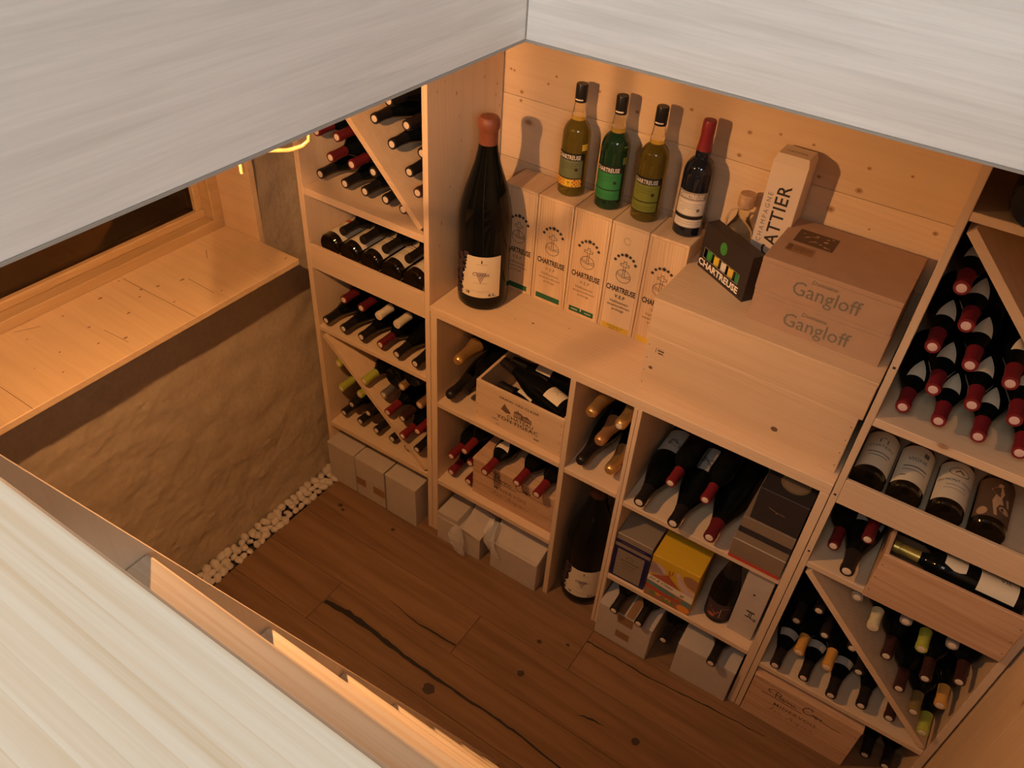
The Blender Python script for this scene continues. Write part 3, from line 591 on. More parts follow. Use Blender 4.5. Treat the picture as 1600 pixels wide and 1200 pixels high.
row([('bor', 'lime', 0.222, -0.010, 0.596, 'leftmost'), ('bor', 'silver', 0.296, 0.010, 0.560, 'single shiny one'), ('bor', 'gold', 0.375, 0.020, 0.632, 'single gilded one'), ('bor', 'copper', 0.452, 0.020, 0.588, 'rightmost of the upper row'),
     ('bor', 'red', 0.322, -0.010, 0.500, 'leftmost red one'), ('bor', 'brown', 0.380, 0.010, 0.492, 'middle one'), ('bor', 'red', 0.394, -0.020, 0.432, 'lower middle red one'), ('bor', 'red', 0.456, 0.000, 0.480, 'right red one'), ('bor', 'black', 0.460, -0.010, 0.400, 'lowest one')],
    'above lower diagonal, left rack', G1)
lying(WB, 'bor', (0.330, 0.03, 0.640), 'none', 'round bottle base facing out, left of two above lower diagonal, left rack', G1, base_out=True)
lying(WB, 'bor', (0.412, 0.03, 0.684), 'none', 'round bottle base facing out, right of two above lower diagonal, left rack', G1, base_out=True)
# left rack railed shelf: labelled bottles, bases outward
def labelled(tip, t, label, group, art, paper='paper_cream', glass='glass_brown', half=1.15, z0=0.026, z1=0.150):
    o = lying(WB, t, tip, 'black', label, group, glass=glass, base_out=True, roll=0.0, has_tip=False)
    lb = patch('paper_label', paper, o, PROF[t], z0, z1, half, UP, nz=2, na=14)
    for mat, ar in art:
        if t == 'rho' and z1 > 0.16: ar.v = [(p[0] * 1.15, 0.135 + (p[1] - 0.150) * 1.25) for p in ar.v]
        ar.wrap('label_print', mat, lb, PROF[t], UP, 0.0011)
    return o
def bars(specs):
    a = Art()
    for u, v, w_, h in specs: a.rect(u - w_ / 2, u + w_ / 2, v - h / 2, v + h / 2, 10)
    return a
def flip(ar): ar.v = [(-a, 0.195 - b_) for a, b_ in ar.v]; ar.f = [tuple(reversed(f)) for f in ar.f]; ar.v = [(-a, b_) for a, b_ in ar.v]; ar.f = [tuple(reversed(f)) for f in ar.f]; return ar
lx = [(0.0635, 'leftmost label, with a red box printed on it'), (0.150, 'second label from left'), (0.237, 'third label from left'), (0.325, 'fourth label from left'), (0.413, 'rightmost label')]
for i, (x, nm) in enumerate(lx):
    art = [('ink_grey', bars([(0, 0.078, 0.04, 0.002), (0, 0.068, 0.03, 0.0015), (0, 0.060, 0.036, 0.0015)]))]
    if i == 0: art.append(('print_red', bars([(0, 0.110, 0.045, 0.014)])))
    else: art.append(('ink', bars([(0, 0.115, 0.03, 0.004), (0, 0.104, 0.038, 0.002)])))
    labelled((x, 0.046, 1.0640), 'rho', 'base-out wine bottle behind left rack rail, %s' % nm, G1, art)
# cabinet 2
lying('champagne_bottle', 'cha', (0.602, 0.028, 0.849), 'gold', 'gold-foiled champagne neck, upper left of the château case', GC, cat='champagne bottle', has_tip=False)
lying('champagne_bottle', 'cha', (0.586, 0.007, 0.7095), 'black', 'black-foiled champagne bottle, lowest, left of the château case', GC, d=(0.05, 1, 0), cat='champagne bottle', has_tip=False)
lying('champagne_bottle', 'bor', (0.636, 0.035, 0.735), 'black', 'black-capsuled bottle wedged against the left side of château case', GC, d=(0.0, 1, 0.18), cat='wine bottle', has_tip=False)
row([('bor', 'red', 0.583, 0.030, 0.408, 'upper left one'), ('bor', 'red', 0.640, 0.030, 0.468, 'topmost one'), ('bor', 'red', 0.583, 0.030, 0.327, 'lower left one'), ('bor', 'red', 0.644, 0.060, 0.385, 'middle right one'), ('bor', 'dred', 0.660, 0.030, 0.327, 'bottom right one')], 'beside the Minervois case, middle cabinet shelf', GC)
for x, y, pos, ex in ((0.771, -0.037, 'left', 'tri'), (0.884, -0.015, 'middle', None), (0.964, -0.019, 'right', None)):
    lying(WB, 'bor', (x, y, 0.5015), 'red', 'red-capsuled bottle lying on top of the Minervois case, %s one' % pos, GC, extra=ex)
# cabinet 3
for t, c, x, y, z, lab in (('cha', 'gold', 1.089, 0.020, 0.897, 'gold-foiled champagne bottle, upper left in narrow cabinet'), ('cha', 'black', 1.0845, 0.010, 0.702, 'black-foiled champagne bottle, lowest left in narrow cabinet'),
                           ('cha', 'copper', 1.130, 0.020, 0.806, 'copper-foiled champagne bottle in the middle of narrow cabinet'), ('cha', 'gold', 1.180, 0.030, 0.892, 'gold-foiled champagne bottle, upper right in narrow cabinet'),
                           ('cha', 'gold', 1.178, 0.020, 0.712, 'gold-foiled champagne bottle, lowest right in narrow cabinet')):
    lying('champagne_bottle', t, (x, y, z), c, lab, GC, cat='champagne bottle', has_tip=(c == 'gold' and x > 1.179), tipmat='cap_white', extra=None)
# cabinet 4
for x, y, c, lab in ((1.305, -0.022, 'black', 'big black-capsuled magnum with pale label, leftmost in the gift-box cabinet'), (1.420, -0.036, 'black', 'big black-capsuled magnum with picture label, middle of gift-box cabinet'), (1.526, -0.022, 'dred', 'big red-capsuled magnum next to the dark gift box')):
    o = lying('magnum', 'mag', (x, y, 0.6955), c, lab, GC, cat='wine bottle')
    if c == 'black':
        lb = patch('paper_label', 'paper_grey', o, PROF['mag'], 0.045, 0.150, 0.95, UP, nz=2, na=12)
        ar = Art()
        for q in range(16): ar.disc(random.uniform(-0.022, 0.022), 0.11 + random.uniform(-0.016, 0.016), random.uniform(0.002, 0.006))
        ar.wrap('label_print', 'ink_grey', lb, PROF['mag'], UP, 0.0011)
lying(WB, 'bor', (1.366, 0.030, 0.772), 'red', 'red-capsuled bottle resting between the left two magnums', GC)
lying(WB, 'bor', (1.474, 0.030, 0.772), 'red', 'red-capsuled bottle resting between the right two magnums', GC)
for x, y, z, lab in ((1.317, -0.061, 0.2085, 'black-capsuled bottle lying on the taped carton, left of the tape'), (1.406, -0.058, 0.2085, 'black-capsuled bottle lying on the taped carton, right of the tape'), (1.488, -0.012, 0.130, 'black-capsuled bottle in the gap between two floor cartons'), (1.656, -0.053, 0.2085, 'black-capsuled bottle lying on the plain carton under the gift boxes')):
    lying(WB, 'bor', (x, y, z), 'black', lab, GC)
# right rack, upper square
row([('bur', 'red', 1.824, 0.022, 1.632, 'topmost of the stack'), ('bur', 'red', 1.862, 0.022, 1.558, 'single one of the fourth row'), ('bur', 'red', 1.823, 0.022, 1.487, 'leftmost of the third row'), ('bur', 'red', 1.902, 0.022, 1.476, 'middle one of the third row'), ('bur', 'red', 1.982, 0.022, 1.468, 'right one of the third row'),
     ('bur', 'red', 1.862, 0.022, 1.390, 'left one of the second row'), ('bur', 'red', 1.941, 0.022, 1.388, 'middle one of the second row'), ('bur', 'red', 2.023, 0.022, 1.390, 'right one of the second row'),
     ('bur', 'red', 1.823, 0.022, 1.3195, 'leftmost of the bottom row'), ('bur', 'red', 1.900, 0.022, 1.3195, 'second from left in the bottom row'), ('bur', 'red', 1.981, 0.022, 1.3195, 'third from left in the bottom row'), ('bur', 'red', 2.063, 0.022, 1.3195, 'rightmost of the bottom row')],
    'under upper diagonal, right rack', G5, extra='tri', tipmat='tip_pink')
# right rack, railed shelf
def figure_art():
    a = Art(); a.poly([(-0.004, 0.150), (0.004, 0.148), (0.010, 0.132), (0.006, 0.118), (0.012, 0.102), (0.004, 0.098), (0.0, 0.085), (0.004, 0.066), (-0.002, 0.066), (-0.006, 0.084), (-0.010, 0.104), (-0.006, 0.124), (-0.016, 0.138)])
    a.disc(0.0, 0.153, 0.005); a.stroke([(0.004, 0.132), (0.018, 0.120), (0.022, 0.104)], 0.006); a.disc(0.016, 0.088, 0.012, 0.008); a.disc(-0.024, 0.072, 0.010, 0.012)
    return a
R5 = [('leftmost label, with a château drawing', [('ink_grey', Art().rect(-0.009, 0.009, 0.137, 0.148).poly([(-0.011, 0.148), (0.011, 0.148), (0.0, 0.155)]).text('CHATEAU', 0, 0.122, 0.012)), ('ink', bars([(0, 0.104, 0.05, 0.0022), (0, 0.094, 0.04, 0.0015)]))], 'paper_cream'),
      ('second label from left, with a small grey crest', [('ink_grey', Art().rect(0.008, 0.019, 0.144, 0.158).text('VIGNE', 0, 0.124, 0.014)), ('ink', bars([(0, 0.105, 0.05, 0.0026), (0, 0.094, 0.05, 0.0015), (-0.02, 0.075, 0.012, 0.002)]))], 'paper_cream'),
      ('third label from left, with an oval crest', [('ink_brown', Art().arc(0, 0.143, 0.020, 0, 360, 0.0016, 24, 0.012).stroke([(-0.008, 0.140), (0, 0.147), (0.008, 0.140)], 0.0035)), ('ink', Art().text('DU MONT-OLIVET', 0, 0.112, 0.0105, sx=0.9)), ('ink_grey', bars([(0, 0.101, 0.04, 0.0015), (0, 0.090, 0.045, 0.0012)]))], 'paper_cream'),
      ('rightmost label, painted with a dancing figure', [('print_flesh', figure_art())], 'print_night')]
for (x, (nm, art, pp)) in zip((1.8265, 1.913, 2.007, 2.099), R5):
    labelled((x, 0.047, 1.0550), 'rho', 'base-out wine bottle behind right rack rail, %s' % nm, G5, art, pp, z0=0.020, z1=0.164, half=1.25)
# right rack, shelf with a long case
lying(WB, 'bor', (1.823, 0.030, 0.826), 'dred', 'dark-red-capsuled bottle beside the long open case, lower left one', G5)
lying(WB, 'bor', (1.888, 0.040, 0.890), 'dred', 'dark-red-capsuled bottle beside the long open case, upper right one', G5)
lying('magnum', 'mag', (1.876, -0.020, 0.8145), 'dark', 'big dark bottle with black capsule beside the long open case', G5, extra='cres')
# right rack, lower square
row([('bur', 'dark', 1.824, -0.011, 0.304, 'leftmost of the bottom row'), ('bur', 'dark', 1.908, -0.002, 0.304, 'second from left in the bottom row'), ('bur', 'dark', 1.992, -0.010, 0.304, 'third from left in the bottom row')], 'under lower diagonal, right rack', G5, extra='cres')
row([('bur', 'dark', 2.075, 0.010, 0.304, 'fourth from left in the bottom row'), ('bor', 'brown', 2.153, 0.020, 0.303, 'rightmost of the bottom row'), ('bor', 'orange', 1.866, 0.020, 0.374, 'left one of the pair'), ('bor', 'orange', 1.950, 0.020, 0.374, 'right one of the pair'), ('bor', 'dark', 2.030, 0.050, 0.386, 'right one of the second row'),
     ('bor', 'dark', 1.824, 0.060, 0.450, 'left one of the third row'), ('bor', 'dark', 1.908, 0.060, 0.450, 'middle one of the third row'), ('bor', 'dark', 1.986, 0.060, 0.455, 'right one of the third row'), ('bor', 'dark', 1.865, 0.060, 0.535, 'topmost')],
    'under lower diagonal, right rack', G5)
row([('bor', 'grey', 1.930, 0.020, 0.700, 'topmost left one'), ('bor', 'cream', 1.997, 0.020, 0.622, 'only cream one'), ('bor', 'grey', 2.056, 0.020, 0.700, 'middle one under the shelf'), ('bor', 'brown', 2.058, 0.000, 0.565, 'upper left one'), ('bor', 'lime', 2.120, 0.020, 0.632, 'upper one'), ('bor', 'grey', 2.172, 0.020, 0.696, 'rightmost under the shelf'),
     ('bor', 'brown', 2.124, -0.010, 0.480, 'lower left one'), ('bor', 'brown', 2.162, 0.000, 0.556, 'centre one'), ('bor', 'brown', 2.228, 0.000, 0.606, 'right one near the side panel'), ('bor', 'olive', 2.184, -0.010, 0.420, 'single one low down'), ('bor', 'orange', 2.228, 0.005, 0.480, 'single one'), ('bor', 'lime', 2.228, -0.020, 0.366, 'lowest one')],
    'above lower diagonal, right rack', G5)
for x, lab in ((2.165, 'left'), (2.226, 'right')):
    lying(WB, 'bur' if x < 2.2 else 'bor', (x, 0.05, 0.0395), 'dark', 'dark bottle on the floor beside the Minervois case, %s one' % lab, G5)
lying('magnum', 'mag', (1.880, -0.015, 1.8455), 'none', 'big dark bottle lying base-out on top shelf of right rack', G5, base_out=True)

# ------------------------------------------------------------------ GIANT BOTTLES (one on the worktop, one on the floor)
GIANT = [(0.0, 0.03), (0.05, 0.006), (0.068, 0.0), (0.0765, 0.010), (0.078, 0.03), (0.078, 0.270), (0.0765, 0.300), (0.071, 0.335), (0.060, 0.375), (0.047, 0.415), (0.036, 0.450), (0.0285, 0.485), (0.0245, 0.515), (0.0232, 0.552), (0.0255, 0.553), (0.0255, 0.566), (0.0235, 0.572)]
def giant(loc, label, face, scale, wax, lab_dim=1.0):
    t = thing('giant_bottle', label, 'wine bottle', loc)
    t.scale = (scale,) * 3
    MB().lathe(GIANT, 48).build('bottle_body', 'glass_dark', t)
    if wax:
        m_ = MB(); pr = [(0.0246, 0.492), (0.0262, 0.497), (0.0262, 0.535), (0.0265, 0.541), (0.0300, 0.546), (0.0312, 0.556), (0.0300, 0.568), (0.0245, 0.576), (0.012, 0.579)]
        m_.lathe(pr, 32)
        for i in range(32): x, y, z = m_.v[i]; m_.v[i] = (x * 1.01, y * 1.01, z - 0.010 * (0.5 + 0.5 * math.sin(i * 0.9)) - 0.006 * random.random())
        m_.build('wax_cap', 'wax_orange', t)
    else:
        MB().lathe([(0.029, 0.495), (0.027, 0.515), (0.0245, 0.55), (0.0275, 0.553), (0.0275, 0.567), (0.024, 0.575)], 32).build('capsule', 'cap_brown', t)
    edge = [0.86, 0.80, 0.90, 0.78, 0.88, 0.70, 0.80, 0.66, 0.74, 0.60, 0.68, 0.56, 0.66]
    lb = patch('paper_label', 'paper_cream', t, GIANT, 0.050, 0.190, lambda q: (-edge[int(q * 12)], 0.78), face, nz=12, na=22)
    gr = Art()
    for i in range(120):
        q = random.random(); e = edge[int(q * 12)] + 0.02; a = -(e + random.uniform(-0.04, 0.34)); gr.disc(a * 0.078, 0.050 + q * 0.145 + 0.004, random.uniform(0.003, 0.006), seg=9)
    gr.wrap('grape_print', 'print_darkpurple', lb, GIANT, face, 0.0012)
    gp = Art()
    for r_ in range(6):
        for c in range(6 - r_): gp.disc((c - (5 - r_) / 2) * 0.0055, 0.136 - r_ * 0.0062, 0.0026, seg=8)
    gp.wrap('label_print', 'print_purple', lb, GIANT, face, 0.0010)
    Art().text('Cornas', 0, 0.126, 0.017).wrap('label_print', 'ink_grey', lb, GIANT, face, 0.0016)
    Art().rect(-0.02, 0.02, 0.1005, 0.1018, 4).rect(-0.028, 0.028, 0.0725, 0.0735, 5).rect(-0.012, 0.012, 0.0685, 0.0693, 3).rect(-0.016, 0.020, 0.165, 0.1662, 4).wrap('label_print', 'ink_faint', lb, GIANT, face, 0.0010)
    Art().text('6 L.', 0.036, 0.056, 0.015, bold=0.02).text('18', -0.040, 0.060, 0.014, bold=0.03).poly([(0.0, 0.170), (0.004, 0.170), (0.003, 0.180), (0.001, 0.180)]).wrap('label_print', 'ink', lb, GIANT, face, 0.0014)
    return t
giant((0.620, 0.134, 1.0462), 'giant dark wine bottle with orange wax cap standing on the worktop', math.atan2(-1.72, 1.16) - 0.10, 1.0, True)
giant((1.131, 0.100, 0.0), 'giant dark wine bottle standing on the floor in the narrow cabinet', math.atan2(-1.69, 0.65) - 0.02, 1.03, False)

# ------------------------------------------------------------------ LIQUEUR BOTTLES ON THEIR WOODEN BOXES
ZC = 1.0462
VH = 0.351; VF = 0.232
def emblem(a, cu, cv, s):
    """seven stars over a banded orb with a cross; s = scale"""
    for i, an in enumerate((18, 45, 68, 90, 113, 136, 163)):
        r_ = 0.030 * s; a_.star(cu + r_ * math.cos(R(an)) * 1.0, cv + 0.010 * s + r_ * math.sin(R(an)), (0.0080 if i == 3 else 0.0062) * s)
def vep_art(s=1.0):
    global a_
    a_ = Art(); emblem(a_, 0, 0.215, s)
    w_ = 0.0014
    a_.arc(0, 0.190, 0.0205, 0, 360, w_, 28, 0.0195)
    a_.stroke([(-0.020, 0.1915), (0.0, 0.186), (0.020, 0.1885)], w_).stroke([(-0.0195, 0.197), (-0.005, 0.1925)], w_).stroke([(0.004, 0.190), (0.0195, 0.195)], w_)
    c = [(-0.0028, 0.188), (-0.0028, 0.221), (-0.012, 0.221), (-0.012, 0.2275), (-0.0035, 0.2275), (-0.0035, 0.2355), (0.0035, 0.2355), (0.0035, 0.2275), (0.012, 0.2275), (0.012, 0.221), (0.0028, 0.221), (0.0028, 0.188)]
    a_.stroke(c, w_)
    a_.text('CHARTREUSE', 0, 0.138, 0.0235, sx=0.60, bold=0.03, space=1.0)
    a_.v = [(p[0] * 1.1, 0.18 + (p[1] - 0.18) * 1.06) for p in a_.v]
    return a_
VX = [0.616, 0.735, 0.8545, 0.974, 1.0885, 1.205]
ORD = ['first wooden liqueur box, half hidden behind the giant bottle', 'second wooden liqueur box from left, under the checkered-label bottle', 'third wooden liqueur box from left, under the dark green bottle', 'pale wooden liqueur box with a thumb notch, under the yellow bottle', 'rightmost wooden liqueur box, under the red-capped bottle']
for i in range(5):
    x0, x1 = VX[i] + 0.0012, VX[i + 1] - 0.0012; wd = x1 - x0
    t = thing('liqueur_box', ORD[i], 'wooden box', (x0, VF, ZC), group='wooden liqueur boxes on the worktop')
    face = 'vep_plain' if i == 3 else 'vep_pineZ'
    MB().box(0, 0.008, 0.0, 0.118, 0, VH - 0.0085, 0.0006).build('side_panel', 'vep_pineZ', t); MB().box(wd - 0.008, wd, 0.0, 0.118, 0, VH - 0.0085, 0.0006).build('side_panel', 'vep_pineZ', t)
    MB().box(0.0083, wd - 0.0083, 0.110, 0.118, 0, VH - 0.0085).build('back_panel', 'vep_pineZ', t)
    MB().box(0.0083, wd - 0.0083, 0.008, 0.1097, 0, 0.008).build('bottom_panel', 'vep_pineX', t)
    MB().box(0, wd, -0.0005, 0.118, VH - 0.008, VH, 0.0012).build('top_panel', 'vep_pineY' if i != 3 else 'vep_plain', t)
    fp = MB().box(0.0086, wd - 0.0086, 0.0008, 0.0078, 0.0, VH - 0.0088, 0.0004).build('sliding_front', face, t)
    org = (wd / 2, 0.0008, 0)
    vep_art().plane('print', 'ink', fp, org, (1, 0, 0), (0, 0, 1), 0.0005)
    Art().text('V.E.P', 0, 0.115, 0.015, sx=0.9, bold=0.03 if i == 3 else 0.0, space=1.15).text('Vieillissement', 0, 0.098, 0.0115, sx=0.95, bold=0.012 if i == 3 else 0).text('exceptionnellement', 0, 0.085, 0.0108, sx=0.85, bold=0.012 if i == 3 else 0).text('prolongé', 0, 0.072, 0.0112, sx=0.95, bold=0.012 if i == 3 else 0).plane('print', 'ink' if i == 3 else 'ink_brown', fp, org, (1, 0, 0), (0, 0, 1), 0.0005)
    if i < 3: Art().rect(-0.042, 0.042, 0.010, 0.028).plane('revenue_strip', 'strip_green', fp, org, (1, 0, 0), (0, 0, 1), 0.0006)
    else: Art().rect(-0.044, 0.044, 0.002, 0.020).plane('revenue_strip', 'strip_yellow', fp, org, (1, 0, 0), (0, 0, 1), 0.0006)
    if i == 2: Art().rect(-0.034, -0.012, 0.018, 0.0205).rect(0.012, 0.034, 0.018, 0.020).rect(-0.003, 0.0, 0.018, 0.028).plane('print', 'print_white', fp, org, (1, 0, 0), (0, 0, 1), 0.0009)
    if i == 3:
        Art().arc(-0.004, 0.302, 0.010, 20, 340, 0.0016).plane('thumb_notch', 'ink_faint', fp, org, (1, 0, 0), (0, 0, 1), 0.0005)
        Art().text('CHARTREUSE V.E.P', 0, 0.012, 0.0062).text('JAUNE  100 cl', 0, 0.0045, 0.0062).plane('print', 'ink', fp, org, (1, 0, 0), (0, 0, 1), 0.0010)
LIQ = [(0.0, 0.020), (0.026, 0.004), (0.035, 0.0), (0.0392, 0.005), (0.0395, 0.020), (0.0395, 0.168), (0.0385, 0.180), (0.0355, 0.192), (0.0295, 0.203), (0.0225, 0.210), (0.0195, 0.213), (0.0195, 0.228), (0.0185, 0.231), (0.0165, 0.245), (0.0145, 0.262), (0.0142, 0.300)]
def liqueur(x, y, label, body, cap, art, face, clear=True, dark=False):
    t = thing('liqueur_bottle', label, 'liqueur bottle', (x, y, ZC + VH), group='liqueur bottles on the wooden boxes')
    fill = [p for p in LIQ if p[1] <= 0.2135]
    MB().lathe(fill + [(0.0192, 0.214)], 40).build('bottle_body', body, t)
    if clear:
        MB().lathe([(0.0190, 0.2145), (0.0195, 0.216), (0.0193, 0.2255)], 32).build('meniscus', 'liquid_pale', t)
        MB().lathe([(0.0192, 0.226), (0.0185, 0.231), (0.0165, 0.245), (0.0146, 0.262)], 32).build('neck', 'glass_clear', t)
        MB().lathe([(0.0158, 0.262), (0.0162, 0.264), (0.0162, 0.306), (0.0150, 0.3095)], 32).build('screw_cap', 'cap_black_plastic', t)
        Art().rect(-0.012, 0.012, 0.268, 0.2715, 6).wrap('cap_print', 'print_white', t, [(0, 0), (0, 0), (0.0162, 0.262), (0.0162, 0.306), (0.0162, 0.31)], face, 0.0004)
    else:
        MB().lathe([(0.0192, 0.2145), (0.0195, 0.216), (0.0195, 0.228), (0.0175, 0.235)], 32).build('neck', body, t)
        MB().lathe([(0.0196, 0.232), (0.0180, 0.244), (0.0160, 0.270), (0.0168, 0.275), (0.0168, 0.304), (0.0150, 0.3085)], 32).build('capsule', cap, t)
    if not dark:
        a = Art().arc(0, 0.180, 0.014, 0, 360, 0.0016, 20).arc(0, 0.180, 0.0075, 0, 300, 0.0013, 14).stroke([(0, 0.173), (0, 0.188)], 0.0016)
        a.wrap('embossed_seal', body, t, LIQ, face - 0.05, 0.0009)
    lb = patch('paper_label', art[0], t, LIQ, 0.030, 0.130, 1.12, face, nz=2, na=24)
    for mat, ar in art[1:]: ar.wrap('label_print', mat, lb, LIQ, face, 0.0010)
    return t
def hdr(txt='CHARTREUSE'): return Art().text(txt, -0.003, 0.1130, 0.0170, sx=0.68, bold=0.015)
def cells(n=10): return n
def checks(c):
    a = Art(); n = 18; w_ = 0.084 / n
    for i in range(n):
        for j in range(4):
            if (i + j) % 2 == c: a.rect(-0.042 + i * w_, -0.042 + (i + 1) * w_, 0.032 + j * 0.0055, 0.032 + (j + 1) * 0.0055)
    return a
F1 = math.atan2(-1.88, 0.95) - 0.34
def fr_bars(v): return Art().rect(-0.03, 0.03, v, v + 0.0008, 6).rect(-0.022, 0.022, v - 0.006, v - 0.0052, 5).rect(-0.026, 0.026, v - 0.012, v - 0.0112, 5).rect(-0.024, -0.012, v - 0.018, v - 0.0172, 2).disc(0.022, v - 0.016, 0.0045)
PB = 'print_black'
liqueur(0.797, 0.305, 'pale yellow liqueur bottle with checkered label strip, leftmost of four', 'glass_olive', None,
        [PB, ('print_sage', Art().rect(-0.040, 0.040, 0.058, 0.110, 14)), ('print_white', hdr()), ('print_yellow', Art().rect(-0.042, 0.042, 0.0315, 0.0545, 14)), ('print_red', checks(0)), ('print_cell', None)][:5] , F1)
b1 = [o for o in bpy.data.objects if o.name.startswith('liqueur_bottle')][-1]
Art().rect(-0.010, 0.010, 0.034, 0.053, 4).wrap('label_print', 'print_yellow', b1, LIQ, F1 + 0.1, 0.0020); Art().text('T', 0, 0.038, 0.014).wrap('label_print', 'ink', b1, LIQ, F1 + 0.1, 0.0026)
fr_bars(0.100).wrap('label_print', 'ink', b1, LIQ, F1, 0.0020)
Art().rect(-0.009, 0.009, 0.138, 0.156, 4).wrap('tax_sticker', 'strip_yellow', b1, LIQ, F1 + 1.05, 0.0008)
b2 = liqueur(0.919, 0.303, 'dark green liqueur bottle with bright green label, second of four', 'glass_green', None,
        [PB, ('print_green', Art().rect(-0.040, 0.040, 0.063, 0.110, 14).rect(-0.040, 0.040, 0.033, 0.060, 14)), ('print_white', hdr())], F1)
fr_bars(0.100).rect(-0.034, 0.034, 0.047, 0.0478, 6).rect(-0.030, 0.030, 0.041, 0.0417, 6).wrap('label_print', 'ink', b2, LIQ, F1, 0.0020)
Art().rect(-0.006, 0.006, 0.135, 0.185, 4).wrap('tax_sticker', 'print_olive', b2, LIQ, F1 + 1.12, 0.0008)
b3 = liqueur(1.032, 0.305, 'yellow liqueur bottle with olive label, third of four', 'glass_olive', None,
        [PB, ('print_olive', Art().rect(-0.040, 0.040, 0.063, 0.110, 14).rect(-0.040, 0.040, 0.033, 0.060, 14)), ('print_white', hdr())], F1)
fr_bars(0.100).rect(-0.034, 0.034, 0.047, 0.0478, 6).rect(-0.030, 0.030, 0.041, 0.0417, 6).wrap('label_print', 'ink', b3, LIQ, F1, 0.0020)
b4 = liqueur(1.160, 0.305, 'nearly black liqueur bottle with red cap, rightmost of four', 'glass_navy', 'cap_red_foil',
        ['paper_tan', ('paper_white', Art().rect(-0.040, 0.040, 0.066, 0.108, 14).rect(-0.041, 0.041, 0.032, 0.054, 14)), ('print_white', hdr()), (PB, Art().rect(-0.043, 0.043, 0.055, 0.064, 14))], F1 + 0.08, clear=False, dark=True)
fr_bars(0.098).rect(-0.034, 0.034, 0.047, 0.0478, 6).rect(-0.030, 0.030, 0.041, 0.0417, 6).wrap('label_print', 'ink_grey', b4, LIQ, F1 + 0.08, 0.0020)

# ------------------------------------------------------------------ WOODEN WINE CASES
def case(name, label, loc, w_, d_, h, mat='case_pineX', matY='case_pineY', lid=True, th=0.010, nails=4, group=None, nailside=True):
    t = thing(name, label, 'wine case', loc, group=group)
    top = h - (th + 0.0014 if lid else 0)
    fr_ = MB().box(0, w_, 0, th, 0.0, top, 0.0016).build('front_panel', mat, t)
    MB().box(0, w_, d_ - th, d_, 0.0, top, 0.0008).build('back_panel', mat, t)
    MB().box(0.0004, th, th + 0.0004, d_ - th - 0.0004, 0.0, top, 0.0008).build('end_panel', matY, t); MB().box(w_ - th, w_ - 0.0004, th + 0.0004, d_ - th - 0.0004, 0.0, top, 0.0008).build('end_panel', matY, t)
    MB().box(th + 0.0004, w_ - th - 0.0004, th + 0.0004, d_ - th - 0.0004, 0.0, 0.007).build('bottom_panel', mat, t)
    if lid: MB().box(-0.001, w_ + 0.001, -0.003, d_, h - th, h, 0.0012).build('lid', mat, t)
    if nailside:
        a = Art()
        for i in range(nails):
            z = h * (i + 0.6) / (nails + 0.3)
            a.disc(0.008, z, 0.0017, seg=8).disc(w_ - 0.008, z, 0.0017, seg=8)
        a.plane('nail_heads', 'nail', fr_, (0, 0, 0), (1, 0, 0), (0, 0, 1), 0.0005)
    return t, fr_
big1, bf1 = case('wine_case', 'long plain pine case on the worktop, lower of two stacked', (1.2075, 0.040, ZC), 0.545, 0.312, 0.182, lid=False, group='long pine cases stacked on the worktop')
Art().rect(0.028, 0.0295, 0.135, 0.150).rect(0.032, 0.052, 0.149, 0.150).rect(0.034, 0.052, 0.142, 0.146).rect(0.036, 0.050, 0.134, 0.138).rect(0.052, 0.0535, 0.131, 0.134).plane('stamp', 'ink', bf1, (0, 0, 0), (1, 0, 0), (0, 0, 1), 0.0005)
Art().disc(0.375, 0.055, 0.009, 0.0075).disc(0.024, 0.082, 0.006, 0.005).plane('knot', 'ink_brown', bf1, (0, 0, 0), (1, 0, 0), (0, 0, 1), 0.0005)
big2, bf2 = case('wine_case', 'long plain pine case with lid, upper of two stacked on the worktop', (1.2050, 0.0375, ZC + 0.1838), 0.556, 0.316, 0.1135, lid=True, nailside=False, group='long pine cases stacked on the worktop')
ZT = ZC + 0.1826 + 0.1145
# château case, open, with bottles in it
ch, chf = case('wine_case', 'open pine château case holding bottles, upper shelf of the low cabinet', (0.684, 0.022, 0.6652), 0.327, 0.255, 0.158, lid=False, nails=4)
O0 = (0, 0, 0); UX = (1, 0, 0); UZ = (0, 0, 1)
a = Art().text('GRAND CRU CLASSÉ', 0.163, 0.126, 0.0130, sx=1.12, bold=0.012, space=1.1).text('CHATEAU', 0.172, 0.061, 0.0165, sx=1.25, bold=0.014, space=1.08).text('YON·FIGEAC', 0.163, 0.042, 0.0205, sx=1.22, bold=0.014, space=1.1).text('6 Blles', 0.080, 0.028, 0.010).text('2020', 0.236, 0.022, 0.010, bold=0.02).rect(0.083, 0.095, 0.012, 0.014)
a.plane('print', 'ink', chf, O0, UX, UZ, 0.0005)
a = Art().poly([(0.148, 0.076), (0.148, 0.098), (0.156, 0.104), (0.176, 0.102), (0.180, 0.097), (0.186, 0.097), (0.196, 0.101), (0.206, 0.094), (0.214, 0.092), (0.214, 0.076)]).poly([(0.161, 0.103), (0.163, 0.115), (0.165, 0.103)])
a.poly([(0.098, 0.084), (0.106, 0.100), (0.112, 0.112), (0.120, 0.100), (0.132, 0.090), (0.136, 0.080), (0.118, 0.076)])
a.plane('engraving', 'ink_brown', chf, O0, UX, UZ, 0.0005)
a = Art()
for i in range(4): a.rect(0.152 + i * 0.006, 0.1545 + i * 0.006, 0.080, 0.095)
a.rect(0.182, 0.212, 0.083, 0.0845).rect(0.182, 0.212, 0.088, 0.0893).plane('engraving', 'case_pineX', chf, O0, UX, UZ, 0.0009)
GX = 'bottles lying inside the open cases'
o = lying(WB, 'bur', (0.706, 0.210, 0.790), 'black', 'bottle with pale label at the back of the open château case', GX, d=(1, 0, 0), has_tip=False)
